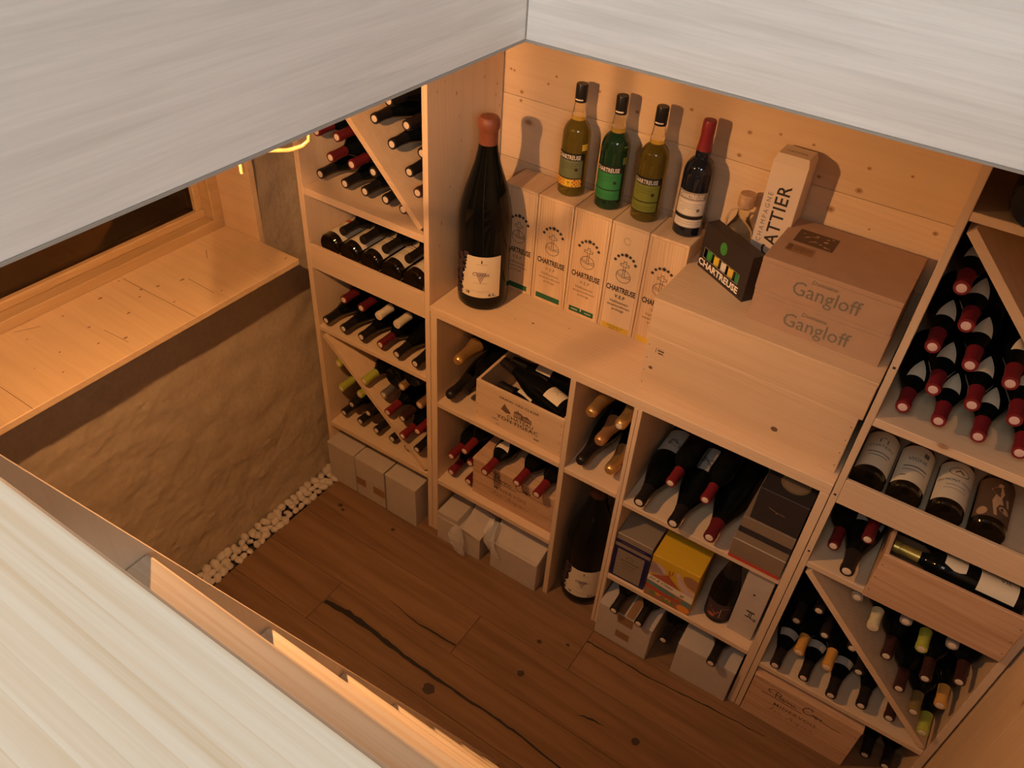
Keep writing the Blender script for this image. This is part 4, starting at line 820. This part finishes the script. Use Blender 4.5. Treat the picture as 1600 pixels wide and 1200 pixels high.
patch('paper_label', 'paper_cream', o, PROF['bur'], 0.14, 0.20, 0.9, UP)
o = lying(WB, 'bur', (0.712, 0.125, 0.742), 'black', 'bottle with a torn white label in the middle of château case', GX, d=(1, -0.05, 0), has_tip=False)
patch('paper_label', 'paper_cream', o, PROF['bur'], 0.155, 0.222, lambda q: (-0.9 + 0.4 * q, 1.0), UP)
o = lying(WB, 'bur', (0.705, 0.150, 0.822), 'black', 'bottle slanting over the top of the open château case', GX, d=(1, -0.28, -0.03), has_tip=False)
lb = patch('paper_label', 'paper_cream', o, PROF['bur'], 0.015, 0.080, 1.2, UP + 0.35)
Art().stroke([(-0.02, 0.065), (-0.008, 0.055), (-0.018, 0.045), (0.0, 0.05), (0.006, 0.035)], 0.0012).stroke([(0.0, 0.066), (0.010, 0.056), (0.008, 0.045)], 0.0012).stroke([(-0.012, 0.035), (0.012, 0.028)], 0.001).wrap('label_print', 'ink_grey', lb, PROF['bur'], UP + 0.35, 0.0011)
# Minervois cases
def signature(sx=1.0, ox=0.0, oz=0.0):
    P = lambda pts: [(ox + a * sx, oz + b_ * sx) for a, b_ in pts]
    a = Art(); w_ = 0.0027
    a.stroke(P([(0.012, 0.052), (0.004, 0.058), (0.004, 0.066), (0.016, 0.073), (0.034, 0.073), (0.044, 0.066), (0.042, 0.058), (0.030, 0.054)]), w_).stroke(P([(0.030, 0.070), (0.028, 0.056), (0.030, 0.043)]), w_)
    a.stroke(P([(0.038, 0.046), (0.042, 0.052), (0.044, 0.044), (0.050, 0.052), (0.056, 0.050), (0.050, 0.045), (0.058, 0.044), (0.064, 0.052), (0.068, 0.050), (0.069, 0.043), (0.075, 0.051), (0.080, 0.050), (0.080, 0.043), (0.086, 0.045), (0.090, 0.051), (0.086, 0.045), (0.098, 0.043)]), w_ * 0.8)
    a.stroke(P([(-0.012, 0.036), (0.02, 0.037), (0.07, 0.034), (0.115, 0.034)]), w_)
    a.stroke(P([(0.140, 0.070), (0.136, 0.078), (0.126, 0.078), (0.116, 0.068), (0.113, 0.056), (0.120, 0.045), (0.132, 0.045), (0.142, 0.050)]), w_).stroke(P([(0.142, 0.050), (0.148, 0.058), (0.149, 0.050), (0.156, 0.057), (0.162, 0.050), (0.156, 0.046), (0.152, 0.052), (0.166, 0.054), (0.172, 0.056), (0.168, 0.048), (0.176, 0.047), (0.205, 0.044), (0.232, 0.046)]), w_ * 0.9)
    return a
def script_line(ox, oz, s):
    P = lambda pts: [(ox + a * s, oz + b_ * s) for a, b_ in pts]
    a = Art(); w_ = 0.0011
    a.stroke(P([(0, 0.010), (0.010, 0.012), (0.022, 0.026), (0.018, 0.030), (0.014, 0.012), (0.026, 0.010), (0.032, 0.018), (0.028, 0.018), (0.028, 0.010), (0.038, 0.011), (0.042, 0.020), (0.044, 0.010), (0.052, 0.012)]), w_)
    a.stroke(P([(0.062, 0.012), (0.066, 0.010), (0.080, 0.030), (0.082, 0.010), (0.074, 0.020), (0.090, 0.012), (0.094, 0.020), (0.096, 0.010), (0.102, 0.020), (0.100, 0.000), (0.106, 0.019), (0.112, 0.012), (0.116, 0.020), (0.122, 0.011), (0.128, 0.019), (0.126, 0.011), (0.136, 0.012), (0.140, 0.020), (0.144, 0.010), (0.152, 0.012)]), w_)
    return a
mc, mf = case('wine_case', 'flat wooden Minervois case on the middle cabinet shelf under three bottles', (0.678, 0.030, 0.2892), 0.331, 0.300, 0.174, 'ash_case', 'ash_caseY', lid=True, nails=3)
signature(1.0, 0.066, 0.078).plane('signature', 'ink', mf, O0, UX, UZ, 0.0005)
Art().text('MINERVOIS', 0.158, 0.076, 0.021, sx=1.15, bold=0.004, space=1.15).plane('print', 'ink_brown', mf, O0, UX, UZ, 0.0005)
script_line(0.078, 0.034, 1.02).plane('print', 'ink_brown', mf, O0, UX, UZ, 0.0005)
mc2, mf2 = case('wine_case', 'flat wooden Minervois case on the floor under the right rack', (1.786, -0.004, 0.0), 0.330, 0.300, 0.212, 'ash_case', 'ash_caseY', lid=True, nails=3)
signature(1.0, 0.050, 0.108).plane('signature', 'ink', mf2, O0, UX, UZ, 0.0005)
Art().text('MINERVOIS', 0.150, 0.110, 0.020, sx=1.2, bold=0.004, space=1.15).plane('print', 'ink_brown', mf2, O0, UX, UZ, 0.0005)
script_line(0.068, 0.066, 1.02).plane('print', 'ink_brown', mf2, O0, UX, UZ, 0.0005)
# long open case on the right rack
lc, lf = case('wine_case', 'long open reddish wooden case jutting from the right rack', (1.932, -0.022, 0.7622), 0.331, 0.345, 0.165, 'ash_case', 'ash_caseY', lid=False, nails=3)
o = lying(WB, 'bor', (1.948, 0.058, 0.892), 'goldfoil', 'gold-capsuled bottle with a cream label lying in the long open case', GX, d=(1, 0, 0), has_tip=False)
patch('paper_label', 'paper_cream', o, PROF['bor'], 0.135, 0.185, lambda q: 0.75 - 0.5 * abs(q - 0.4), UP, nz=4)
lb = patch('paper_label', 'paper_cream', o, PROF['bor'], 0.02, 0.105, 1.2, UP)
Art().text('VIE', 0.0, 0.050, 0.020, rot=-90).wrap('label_print', 'ink_grey', lb, PROF['bor'], UP, 0.0011)
o = lying(WB, 'bor', (1.952, 0.150, 0.870), 'black', 'bottle with a grey label deep in the long open case', GX, d=(1, 0, 0), has_tip=False)
patch('paper_label', 'paper_grey', o, PROF['bor'], 0.08, 0.26, 0.7, UP)

# ------------------------------------------------------------------ ON THE LONG CASES: cartons, gift pack, decanter, tall box
for i, lab in enumerate(('brown Gangloff carton on the long pine case, lower of two', 'brown Gangloff carton with stickers on its lid, upper of two')):
    z0 = ZT + i * 0.0876
    t = thing('carton', lab, 'carton', (1.425 - 0.002 * i, 0.096, z0), group='brown cartons stacked on the long pine case')
    bd = MB().box(0, 0.317, 0.0, 0.240, 0, 0.076 if i == 0 else 0.074, 0.0012).build('box_body', 'carton_brown', t)
    MB().box(-0.0005, 0.3175, -0.0005, 0.2405, 0.0765 if i == 0 else 0.0745, 0.0872, 0.0015).build('lid', 'carton_brown', t)
    Art().text('Gangloff', 0.160, 0.020, 0.052, sx=0.90).text('Domaine', 0.150, 0.059, 0.0155, sx=1.05, shear=0.15).plane('print', 'ink_gangloff', bd, (0, -0.0006, 0), UX, UZ, 0.0006)
    if i:
        s1 = Art().rect(0.030, 0.125, 0.115, 0.185).plane('picture_sticker', 'print_night', t, (0, 0, 0.0872), UX, (0, 1, 0), 0.0006)
        ar = Art()
        for q in range(15):
            cu, cv, an, l1, l2 = random.uniform(0.042, 0.112), random.uniform(0.124, 0.176), random.uniform(0, 3.1), random.uniform(0.004, 0.011), random.uniform(0.0012, 0.0035)
            ar.poly([(cu + l1 * math.cos(6.28 * i / 9) * math.cos(an) - l2 * math.sin(6.28 * i / 9) * math.sin(an), cv + 0.7 * (l1 * math.cos(6.28 * i / 9) * math.sin(an) + l2 * math.sin(6.28 * i / 9) * math.cos(an))) for i in range(9)])
        ar.v = [(min(max(p[0], 0.031), 0.124), min(max(p[1], 0.116), 0.184)) for p in ar.v]
        ar.plane('print', 'print_flesh', s1, (0, 0, 0.0872), UX, (0, 1, 0), 0.0009)
        s2 = Art().rect(0.026, 0.092, 0.062, 0.100).plane('shipping_label', 'tape_brown', t, (0, 0, 0.0872), UX, (0, 1, 0), 0.0006)
        Art().rect(0.029, 0.040, 0.066, 0.096).rect(0.044, 0.060, 0.092, 0.094).rect(0.044, 0.085, 0.084, 0.0855).rect(0.044, 0.080, 0.077, 0.0785).rect(0.064, 0.065, 0.066, 0.098).plane('print', 'ink_brown', s2, (0, 0, 0.0872), UX, (0, 1, 0), 0.0009)
        Art().stroke([(0.055, 0.215), (0.060, 0.228), (0.066, 0.214)], 0.0012).stroke([(0.095, 0.20), (0.100, 0.225), (0.112, 0.225)], 0.0012).plane('print', 'ink_faint', t, (0, 0, 0.0872), UX, (0, 1, 0), 0.0006)
# champagne gift box
t = thing('gift_box', 'tall white Cattier champagne box standing behind the brown cartons', 'gift box', (1.343, 0.270, ZT), 0.0)
bd = MB().box(0, 0.086, 0.0, 0.078, 0, 0.325, 0.0012).build('box_body', 'card_pale', t)
MB().raw([(0, 0, 0.3255), (0.086, 0, 0.3255), (0.086, 0.078, 0.3255), (0, 0.078, 0.3255), (0.006, 0.010, 0.343), (0.080, 0.010, 0.343), (0.080, 0.068, 0.343), (0.006, 0.068, 0.343)], [(0, 3, 2, 1), (4, 5, 6, 7), (0, 1, 5, 4), (1, 2, 6, 5), (2, 3, 7, 6), (3, 0, 4, 7)]).build('top_flap', 'card_pale', t)
Art().text('CATTIER', 0.062, 0.175, 0.046, rot=90, bold=0.012, space=1.08).plane('print', 'ink', bd, (0, 0, 0), UX, UZ, 0.0006)
Art().text('CHAMPAGNE', 0.022, 0.180, 0.017, rot=90, space=1.45).plane('print', 'ink_grey', bd, (0, 0, 0), UX, UZ, 0.0006)
Art().text('CATTIER', 0.043, 0.030, 0.012, space=1.1).plane('print', 'ink_grey', t, (0, 0, 0.343), UX, (0, 1, 0), 0.0006)
# miniature gift pack: black card with slanting shoulders and a window
t = thing('miniature_pack', 'black Chartreuse gift pack showing five miniature bottles through its window', 'gift pack', (1.229, 0.252, ZT), math.atan2(-0.097, 0.161))
WP, HP = 0.188, 0.128
bb = MB()
bb.box(0, WP, 0.032, 0.036, 0, HP); bb.box(0, 0.004, 0.0, 0.032, 0, HP); bb.box(WP - 0.004, WP, 0.0, 0.032, 0, HP); bb.box(0.004, WP - 0.004, 0.0, 0.032, 0, 0.004); bb.box(0.004, WP - 0.004, 0.0, 0.032, HP - 0.004, HP)
bb.build('carton_shell', 'card_black', t)
fp = MB(); x0, x1, z0, z1 = 0.014, 0.158, 0.034, 0.062
fp.box(0, WP, -0.0015, 0, 0, z0); fp.box(0, WP, -0.0015, 0, z1, HP); fp.box(0, x0, -0.0015, 0, z0, z1); fp.box(x1, WP, -0.0015, 0, z0, z1)
fr_ = fp.build('front_panel', 'card_black', t)
Art().stroke([(x0, z0), (x1, z0), (x1, z1), (x0, z1)], 0.0012, True).plane('window_border', 'ink_faint', fr_, (0, -0.0015, 0), UX, UZ, 0.0004)
Art().text('CHARTREUSE', 0.083, 0.010, 0.0255, sx=1.06, bold=0.035, space=1.0).plane('print', 'print_white', fr_, (0, -0.0015, 0), UX, UZ, 0.0005)
Art().disc(0.082, 0.094, 0.013, 0.017, 20).plane('seal', 'print_leaf', fr_, (0, -0.0015, 0), UX, UZ, 0.0005)
Art().arc(0.082, 0.094, 0.009, 0, 360, 0.0012, 18, 0.012).stroke([(0.082, 0.086), (0.082, 0.102)], 0.0012).stroke([(0.078, 0.094), (0.086, 0.097)], 0.0012).plane('print', 'strip_green', fr_, (0, -0.0015, 0), UX, UZ, 0.0009)
for i, mt_ in enumerate(('print_leaf', 'print_yellow', 'paper_white', 'strip_yellow', 'print_green')):
    m_ = MB().lathe([(0.0115, 0.006), (0.0125, 0.009), (0.0125, 0.058), (0.007, 0.072), (0.006, 0.088)], 18)
    o = m_.build('miniature_bottle', 'glass_green' if i in (0, 4) else ('glass_olive' if i in (1, 3) else 'glass_brown'), t); o.location = (0.028 + i * 0.0295, 0.0150, 0)
    Art().rect(-0.011, 0.011, 0.030, 0.056, 6).wrap('miniature_label', mt_, o, [(0, 0), (0, 0), (0.0125, 0.0), (0.0125, 0.06)], -math.pi / 2, 0.0005)
# decanter behind the pack
DEC = [(0.0, 0.012), (0.028, 0.004), (0.036, 0.0), (0.040, 0.005), (0.041, 0.02), (0.041, 0.085), (0.038, 0.102), (0.030, 0.122), (0.021, 0.138), (0.0165, 0.150), (0.0155, 0.170), (0.0165, 0.176)]
t = thing('glass_flask', 'small clear glass flask with a cork stopper, behind the black gift pack', 'flask', (1.300, 0.300, ZT))
MB().lathe(DEC, 36).build('flask_body', 'glass_clear', t)
MB().lathe([(0.013, 0.172), (0.0205, 0.177), (0.0215, 0.182), (0.0215, 0.208), (0.0200, 0.2115)], 28).build('cork_stopper', 'cork', t)
MB().tube([(-0.016, -0.004, 0.166), (-0.030, -0.008, 0.160), (-0.036, -0.010, 0.140), (-0.036, -0.010, 0.120), (-0.031, -0.009, 0.112)], 0.0028, 8).build('handle', 'glass_clear', t)

# ------------------------------------------------------------------ MIDDLE SHELF GIFT BOXES
t = thing('gift_box', 'taupe champagne box with navy borders, leftmost of the gift boxes', 'gift box', (1.2515, 0.008, 0.2852), 0.015)
bd = MB().box(0, 0.122, 0, 0.118, 0, 0.208, 0.0012).build('box_body', 'card_silver', t)
Art().rect(0.0, 0.122, 0.166, 0.182).plane('band', 'card_navy', bd, O0, UX, UZ, 0.0006)
Art().rect(0, 0.012, 0.0, 0.150).rect(0.106, 0.122, 0.0, 0.150).rect(0.012, 0.106, 0.140, 0.150).rect(0.012, 0.106, 0, 0.008).plane('print', 'card_navy', bd, O0, UX, UZ, 0.0006)
Art().arc(0.059, 0.112, 0.012, 0, 360, 0.0012, 16, 0.008).rect(0.026, 0.092, 0.092, 0.0945).rect(0.034, 0.084, 0.078, 0.0795).rect(0.040, 0.078, 0.068, 0.069).rect(0.036, 0.082, 0.058, 0.059).plane('print', 'ink', bd, O0, UX, UZ, 0.0006)
Art().rect(0.02, 0.10, 0.173, 0.1745).plane('print', 'print_purple', bd, O0, UX, UZ, 0.0009)
MB().box(0, 0.122, -0.0012, 0.0006, 0.2062, 0.2088).build('foil_edge', 'edge_bright', t)
t = thing('gift_box', 'bright yellow box painted with fruit and a cream name band', 'gift box', (1.3795, 0.004, 0.2852), 0.018)
bd = MB().box(0, 0.156, 0, 0.118, 0, 0.198, 0.0012).build('box_body', 'card_yellow', t)
def PL(mat, ar, off=0.0006):
    ar.v = [(min(max(p[0], 0.0), 0.156), min(max(p[1], 0.0), 0.197)) for p in ar.v]; return ar.plane('print', mat, bd, O0, UX, UZ, off)
PL('print_mud', Art().rect(0, 0.156, 0.0, 0.082), 0.0004)
PL('print_brick', Art().poly([(0.0, 0.100), (0.05, 0.128), (0.064, 0.140), (0.072, 0.128), (0.125, 0.082), (0.03, 0.082)]), 0.0006)
PL('print_pink', Art().disc(0.012, 0.142, 0.042, 0.026, 20).poly([(0.0, 0.11), (0.05, 0.13), (0.02, 0.165), (0, 0.168)]), 0.0008)
PL('print_pink', Art().poly([(0.083, 0.165), (0.092, 0.172), (0.105, 0.150), (0.128, 0.125), (0.156, 0.115), (0.156, 0.092), (0.125, 0.090), (0.098, 0.118)]), 0.0009)
PL('print_mud', Art().poly([(0.108, 0.168), (0.130, 0.178), (0.156, 0.172), (0.156, 0.122), (0.128, 0.130), (0.110, 0.150)]), 0.0010)
a = Art()
for i in range(6): a.stroke([(0.092 + i * 0.008, 0.150 - i * 0.007), (0.102 + i * 0.008, 0.149 - i * 0.006)], 0.0015)
a.stroke([(0.066, 0.142), (0.062, 0.160)], 0.004).stroke([(0.072, 0.142), (0.074, 0.164)], 0.003)
for i in range(5): a.stroke([(0.004 + i * 0.008, 0.122), (0.006 + i * 0.008, 0.158 - i * 0.003)], 0.0006)
PL('print_brick', a, 0.0012)
PL('paper_cream', Art().poly([(0, 0.078), (0, 0.104), (0.156, 0.090), (0.156, 0.060)]), 0.0014)
PL('ink', Art().text('Jus & Côtes', 0.046, 0.084, 0.017, shear=0.35, rot=-6).text('III', 0.118, 0.070, 0.016, shear=0.3, rot=-6, bold=0.02), 0.0018)
PL('print_teal', Art().poly([(0, 0.060), (0, 0.076), (0.05, 0.068), (0.10, 0.060), (0.10, 0.048), (0.05, 0.052)]).disc(0.138, 0.046, 0.018, 0.012), 0.0008)
PL('print_red', Art().poly([(0, 0.046), (0, 0.058), (0.05, 0.046), (0.118, 0.044), (0.118, 0.036), (0.05, 0.036)]), 0.0010)
PL('print_orange', Art().disc(0.134, 0.018, 0.022, 0.017), 0.0010); PL('print_orange', Art().disc(0.045, 0.028, 0.010, 0.006), 0.0010); PL('print_orange', Art().disc(0.08, 0.024, 0.012, 0.006), 0.0010)
for (u, v) in ((0.022, 0.012), (0.034, 0.010), (0.070, 0.006), (0.080, 0.008), (0.046, 0.062), (0.066, 0.058), (0.095, 0.004)): PL('print_leaf', Art().poly([(u, v), (u + 0.004, v + 0.010), (u + 0.001, v + 0.024), (u - 0.003, v + 0.010)]), 0.0013)
# standing champagne with orange label
t = thing('champagne_bottle', 'dark champagne bottle with orange-patterned label standing between gift boxes', 'champagne bottle', (1.607, 0.076, 0.2852))
MB().lathe(PROF['cha'], 32).build('bottle_body', 'glass_dark', t)
link('capsule', cap_mesh('cha', 'black'), t)
FC = math.atan2(-1.66, 0.17)
lb = patch('paper_label', 'print_darkpurple', t, PROF['cha'], 0.020, 0.095, 1.2, FC - 0.1, nz=2, na=16)
Art().poly([(-0.042, 0.078), (-0.020, 0.064), (-0.016, 0.068), (-0.04, 0.084)]).poly([(-0.030, 0.046), (0.0, 0.040), (0.010, 0.062), (0.0, 0.048), (-0.012, 0.058)]).disc(-0.012, 0.034, 0.012, 0.008).disc(0.006, 0.056, 0.004).wrap('label_print', 'print_brick', lb, PROF['cha'], FC - 0.1, 0.0011)
Art().rect(0.012, 0.0145, 0.030, 0.074).rect(0.016, 0.040, 0.076, 0.0775, 3).wrap('label_print', 'ink_faint', lb, PROF['cha'], FC - 0.1, 0.0011)
t = thing('gift_box', 'tall pinkish-white box with a small black emblem, rightmost of the gift boxes', 'gift box', (1.652, 0.040, 0.2852), -0.03)
bd = MB().box(0, 0.080, 0, 0.085, 0, 0.300, 0.0012).build('box_body', 'card_white', t)
Art().rect(0.036, 0.062, 0.122, 0.128).rect(0.046, 0.0485, 0.100, 0.124).rect(0.052, 0.0545, 0.100, 0.124).rect(0.036, 0.058, 0.098, 0.102).stroke([(0.056, 0.098), (0.068, 0.092), (0.070, 0.102), (0.062, 0.100)], 0.003).disc(0.040, 0.204, 0.004).plane('print', 'ink', bd, O0, UX, UZ, 0.0006)
Art().rect(0.014, 0.068, 0.190, 0.1915).rect(0.020, 0.062, 0.196, 0.1972).rect(0.030, 0.066, 0.080, 0.081).rect(0.034, 0.062, 0.074, 0.0748).plane('print', 'ink_faint', bd, O0, UX, UZ, 0.0006)
# dark display box on the magnum shelf
t = thing('gift_box', 'dark taupe and black display box with a red base strip, beside the magnums', 'gift box', (1.586, -0.004, 0.6432))
MB().box(0, 0.150, 0.001, 0.300, 0.0, 0.012).build('base_strip', 'print_red', t)
bs = MB().box(0, 0.150, 0.0, 0.300, 0.0125, 0.080, 0.001).build('lower_tray', 'card_taupe', t)
MB().box(0, 0.150, -0.0008, 0.0008, 0.078, 0.0806).build('foil_edge', 'edge_bright', t)
MB().box(0.0, 0.150, 0.030, 0.300, 0.0808, 0.098).build('tray_gap', 'card_black', t)
MB().box(0, 0.150, 0.034, 0.300, 0.0984, 0.140, 0.001).build('upper_tray', 'card_taupe', t)
ld = MB().box(0.016, 0.150, 0.038, 0.300, 0.1404, 0.262, 0.001).build('lid', 'card_black', t)
Art().stroke([(0.055, 0.206), (0.075, 0.200), (0.100, 0.198)], 0.002).disc(0.078, 0.196, 0.002).plane('print', 'tape_brown', ld, (0, 0.038, 0), UX, UZ, 0.0006)
sl = Art().disc(0.092, 0.105, 0.040, 0.040, 24).plane('gold_seal', 'card_taupe', t, (0, 0, 0.262), UX, (0, 1, 0), 0.0006)
ar = Art().arc(0.092, 0.105, 0.036, 0, 360, 0.004, 26).plane('print', 'cap_goldfoil', sl, (0, 0, 0.262), UX, (0, 1, 0), 0.0010)

# ------------------------------------------------------------------ FLOOR CARTONS
def wcarton(label, x, y, w_, d_, h, rot=0.0, seam=True):
    t = thing('wine_carton', label, 'carton', (x, y, 0.0), rot, 'white cartons on the floor')
    bd = MB().box(0, w_, 0, d_, 0, h - 0.0035, 0.002).build('box_body', 'card_white', t)
    m_ = MB().box(-0.0008, w_ + 0.0008, -0.001, d_ - 0.002, h - 0.003, h, 0.001); m_.build('top_flap', 'card_white', t)
    return t, bd
t, bd = wcarton('white carton on the floor next to the pebbles, leftmost of three', 0.0225, -0.034, 0.138, 0.330, 0.205)
t, bd = wcarton('white carton with brown tape on the floor, middle of three', 0.165, -0.034, 0.146, 0.330, 0.203, 0.0)
Art().rect(0.002, 0.050, 0.060, 0.100).plane('tape', 'tape_brown', bd, O0, UX, UZ, 0.0006); Art().rect(0.088, 0.146, 0.056, 0.096).plane('tape', 'tape_brown', bd, O0, UX, UZ, 0.0006)
t, bd = wcarton('plain white carton on the floor, rightmost of three under the left rack', 0.320, -0.036, 0.146, 0.330, 0.205)
# torn carton with a plastic bag
t = thing('wine_carton', 'torn white carton with a clear plastic bag spilling out', 'carton', (0.560, -0.024, 0), 0.0, 'white cartons on the floor')
MB().box(0, 0.196, 0, 0.30, 0, 0.125, 0.002).build('box_body', 'card_white', t)
MB().prism([(-0.001, 0.1255), (0.100, 0.1265), (0.090, 0.149), (0.0, 0.146)], 0.002, 0.24, 'y').build('top_flap', 'card_white', t)
MB().raw([(0.118, -0.002, 0.127), (0.198, -0.004, 0.118), (0.198, 0.10, 0.150), (0.110, 0.10, 0.168), (0.118, -0.002, 0.130), (0.198, -0.004, 0.121), (0.198, 0.10, 0.153), (0.110, 0.10, 0.171)], [(0, 3, 2, 1), (4, 5, 6, 7), (0, 1, 5, 4), (1, 2, 6, 5), (2, 3, 7, 6), (3, 0, 4, 7)]).build('torn_flap', 'card_white', t)
Art().poly([(0.096, 0.123), (0.120, 0.114), (0.150, 0.112), (0.190, 0.104), (0.150, 0.120), (0.112, 0.1245)]).plane('tear', 'card_inner', t, (0, 0, 0), UX, UZ, 0.0008)
def bag(name, parent, pts_c, rad, seed):
    v = []; f = []; n_ = 16
    for j, (c, rr) in enumerate(zip(pts_c, rad)):
        for i in range(n_):
            th = 6.2832 * i / n_; q = rr * (1 + 0.45 * noise.noise(Vector((math.cos(th) * 1.6 + seed, math.sin(th) * 1.6, j * 0.8))))
            v.append((c[0] + q * math.cos(th), c[1] + 0.35 * q * math.sin(th) - 0.004, c[2] + 0.008 * noise.noise(Vector((i * 0.9, j, seed)))))
    for j in range(len(pts_c) - 1):
        for i in range(n_): k_ = (i + 1) % n_; f.append((j * n_ + i, j * n_ + k_, (j + 1) * n_ + k_, (j + 1) * n_ + i))
    m_ = MB().raw(v, f); return m_.build(name, 'clear_plastic', parent)
o = bag('plastic_bag', None, [(0.668, -0.036, 0.148), (0.664, -0.042, 0.125), (0.664, -0.046, 0.095), (0.670, -0.048, 0.060), (0.686, -0.048, 0.032), (0.700, -0.046, 0.018)], [0.010, 0.030, 0.034, 0.028, 0.022, 0.012], 2.0)
tag(o, 'crumpled clear plastic bag hanging out of the torn white carton', 'plastic bag')
# carton with a slanting open flap
t = thing('wine_carton', 'white carton with a lifted flap beside the torn carton', 'carton', (0.800, -0.018, 0), 0.0, 'white cartons on the floor')
MB().box(0, 0.198, 0, 0.30, 0, 0.150, 0.002).build('box_body', 'card_white', t)
MB().raw([(-0.002, -0.004, 0.142), (0.196, -0.004, 0.142), (0.200, 0.12, 0.190), (-0.004, 0.12, 0.212), (-0.002, -0.004, 0.145), (0.196, -0.004, 0.145), (0.200, 0.12, 0.193), (-0.004, 0.12, 0.215)], [(0, 3, 2, 1), (4, 5, 6, 7), (0, 1, 5, 4), (1, 2, 6, 5), (2, 3, 7, 6), (3, 0, 4, 7)]).build('lifted_flap', 'card_white', t)
o = bag('plastic_bag', None, [(0.790, 0.02, 0.215), (0.793, -0.020, 0.185), (0.806, -0.036, 0.150), (0.826, -0.032, 0.115), (0.840, -0.030, 0.090)], [0.016, 0.024, 0.020, 0.016, 0.008], 5.0)
tag(o, 'scrap of clear plastic draped over the carton with lifted flap', 'plastic bag')
# cartons under the gift boxes
t, bd = wcarton('white carton closed with brown tape, under the gift boxes', 1.2555, -0.032, 0.196, 0.34, 0.171, 0.0)
Art().rect(0.073, 0.128, 0.122, 0.166).plane('tape', 'tape_brown', bd, O0, UX, UZ, 0.0018); Art().rect(0.076, 0.126, 0.042, 0.078).plane('tape', 'tape_brown', bd, O0, UX, UZ, 0.0008)
Art().rect(0.070, 0.092, 0.0, 0.32).rect(0.098, 0.126, 0.0, 0.32).plane('tape', 'tape_brown', t, (0, 0, 0.171), UX, (0, 1, 0), 0.0007)
t, bd = wcarton('plain white carton at the right end under the gift boxes', 1.540, -0.020, 0.194, 0.34, 0.171, 0.02)

# ------------------------------------------------------------------ LAMP (hangs under the ceiling, mostly hidden by the opening's edge)
t = thing('ceiling_lamp', 'gold wire ceiling lamp, its bent wire arm showing below the opening edge', 'lamp', (LAMP.x, LAMP.y, CEIL))
MB().lathe([(0.05, -0.001), (0.05, -0.012), (0.03, -0.022)], 28).build('ceiling_rose', 'gold_wire', t)
MB().tube([(0, 0, -0.020), (0, 0, LAMP.z - CEIL + 0.016)], 0.012, 12).build('socket', 'lamp_socket', t)
MB().lathe([(0.014, -0.021), (0.060, -0.024), (0.066, -0.034), (0.068, LAMP.z - CEIL - 0.002), (0.0665, LAMP.z - CEIL - 0.002), (0.0645, -0.035), (0.058, -0.0265), (0.014, -0.0235)], 36, cap=False).build('added_light_shield', 'gold_wire', t)  # unseen rim added round the bulb to keep its light off the trim boards
bz = LAMP.z - CEIL
bulb = MB(); pr = []
for i in range(11):
    th = math.pi * i / 10; pr.append((max(0.0005, 0.016 * math.sin(th)), bz - 0.016 * math.cos(th)))
bulb.lathe(pr, 20); bulb.build('bulb', 'bulb_glow', t)
def gw(pts): return MB().tube([Vector(p) - Vector((LAMP.x, LAMP.y, CEIL)) for p in pts], 0.0042, 10).build('wire_arm', 'gold_wire', t)
gw([(0.70, -0.578, 2.098), (0.70, -0.579, 1.95), (0.70, -0.582, 1.835), (0.698, -0.583, 1.812), (0.690, -0.592, 1.802), (0.672, -0.598, 1.793), (0.655, -0.597, 1.785), (0.62, -0.585, 1.770), (0.585, -0.592, 1.762), (0.52, -0.61, 1.745), (0.46, -0.63, 1.76), (0.43, -0.64, 1.80), (0.42, -0.642, 2.098)])
gw([(0.70, -0.747, 2.098), (0.70, -0.747, 1.807)])
for rx, ry in ((0.431, -0.764), (0.431, -0.737), (0.431, -0.708), (0.431, -0.985)):
    MB().tube([Vector(p) - Vector((LAMP.x, LAMP.y, CEIL)) for p in ((rx, ry, 2.098), (rx, ry, 1.705))], 0.0036, 10).build('wire_arm', 'gold_wire', t)
for i, an in enumerate((40, 90)):
    r_ = 0.17; x, y = LAMP.x + r_ * math.cos(R(an)), LAMP.y + r_ * math.sin(R(an))
    gw([(LAMP.x, LAMP.y, 2.085), (x, y, 2.08), (x + 0.01, y, 1.90)])
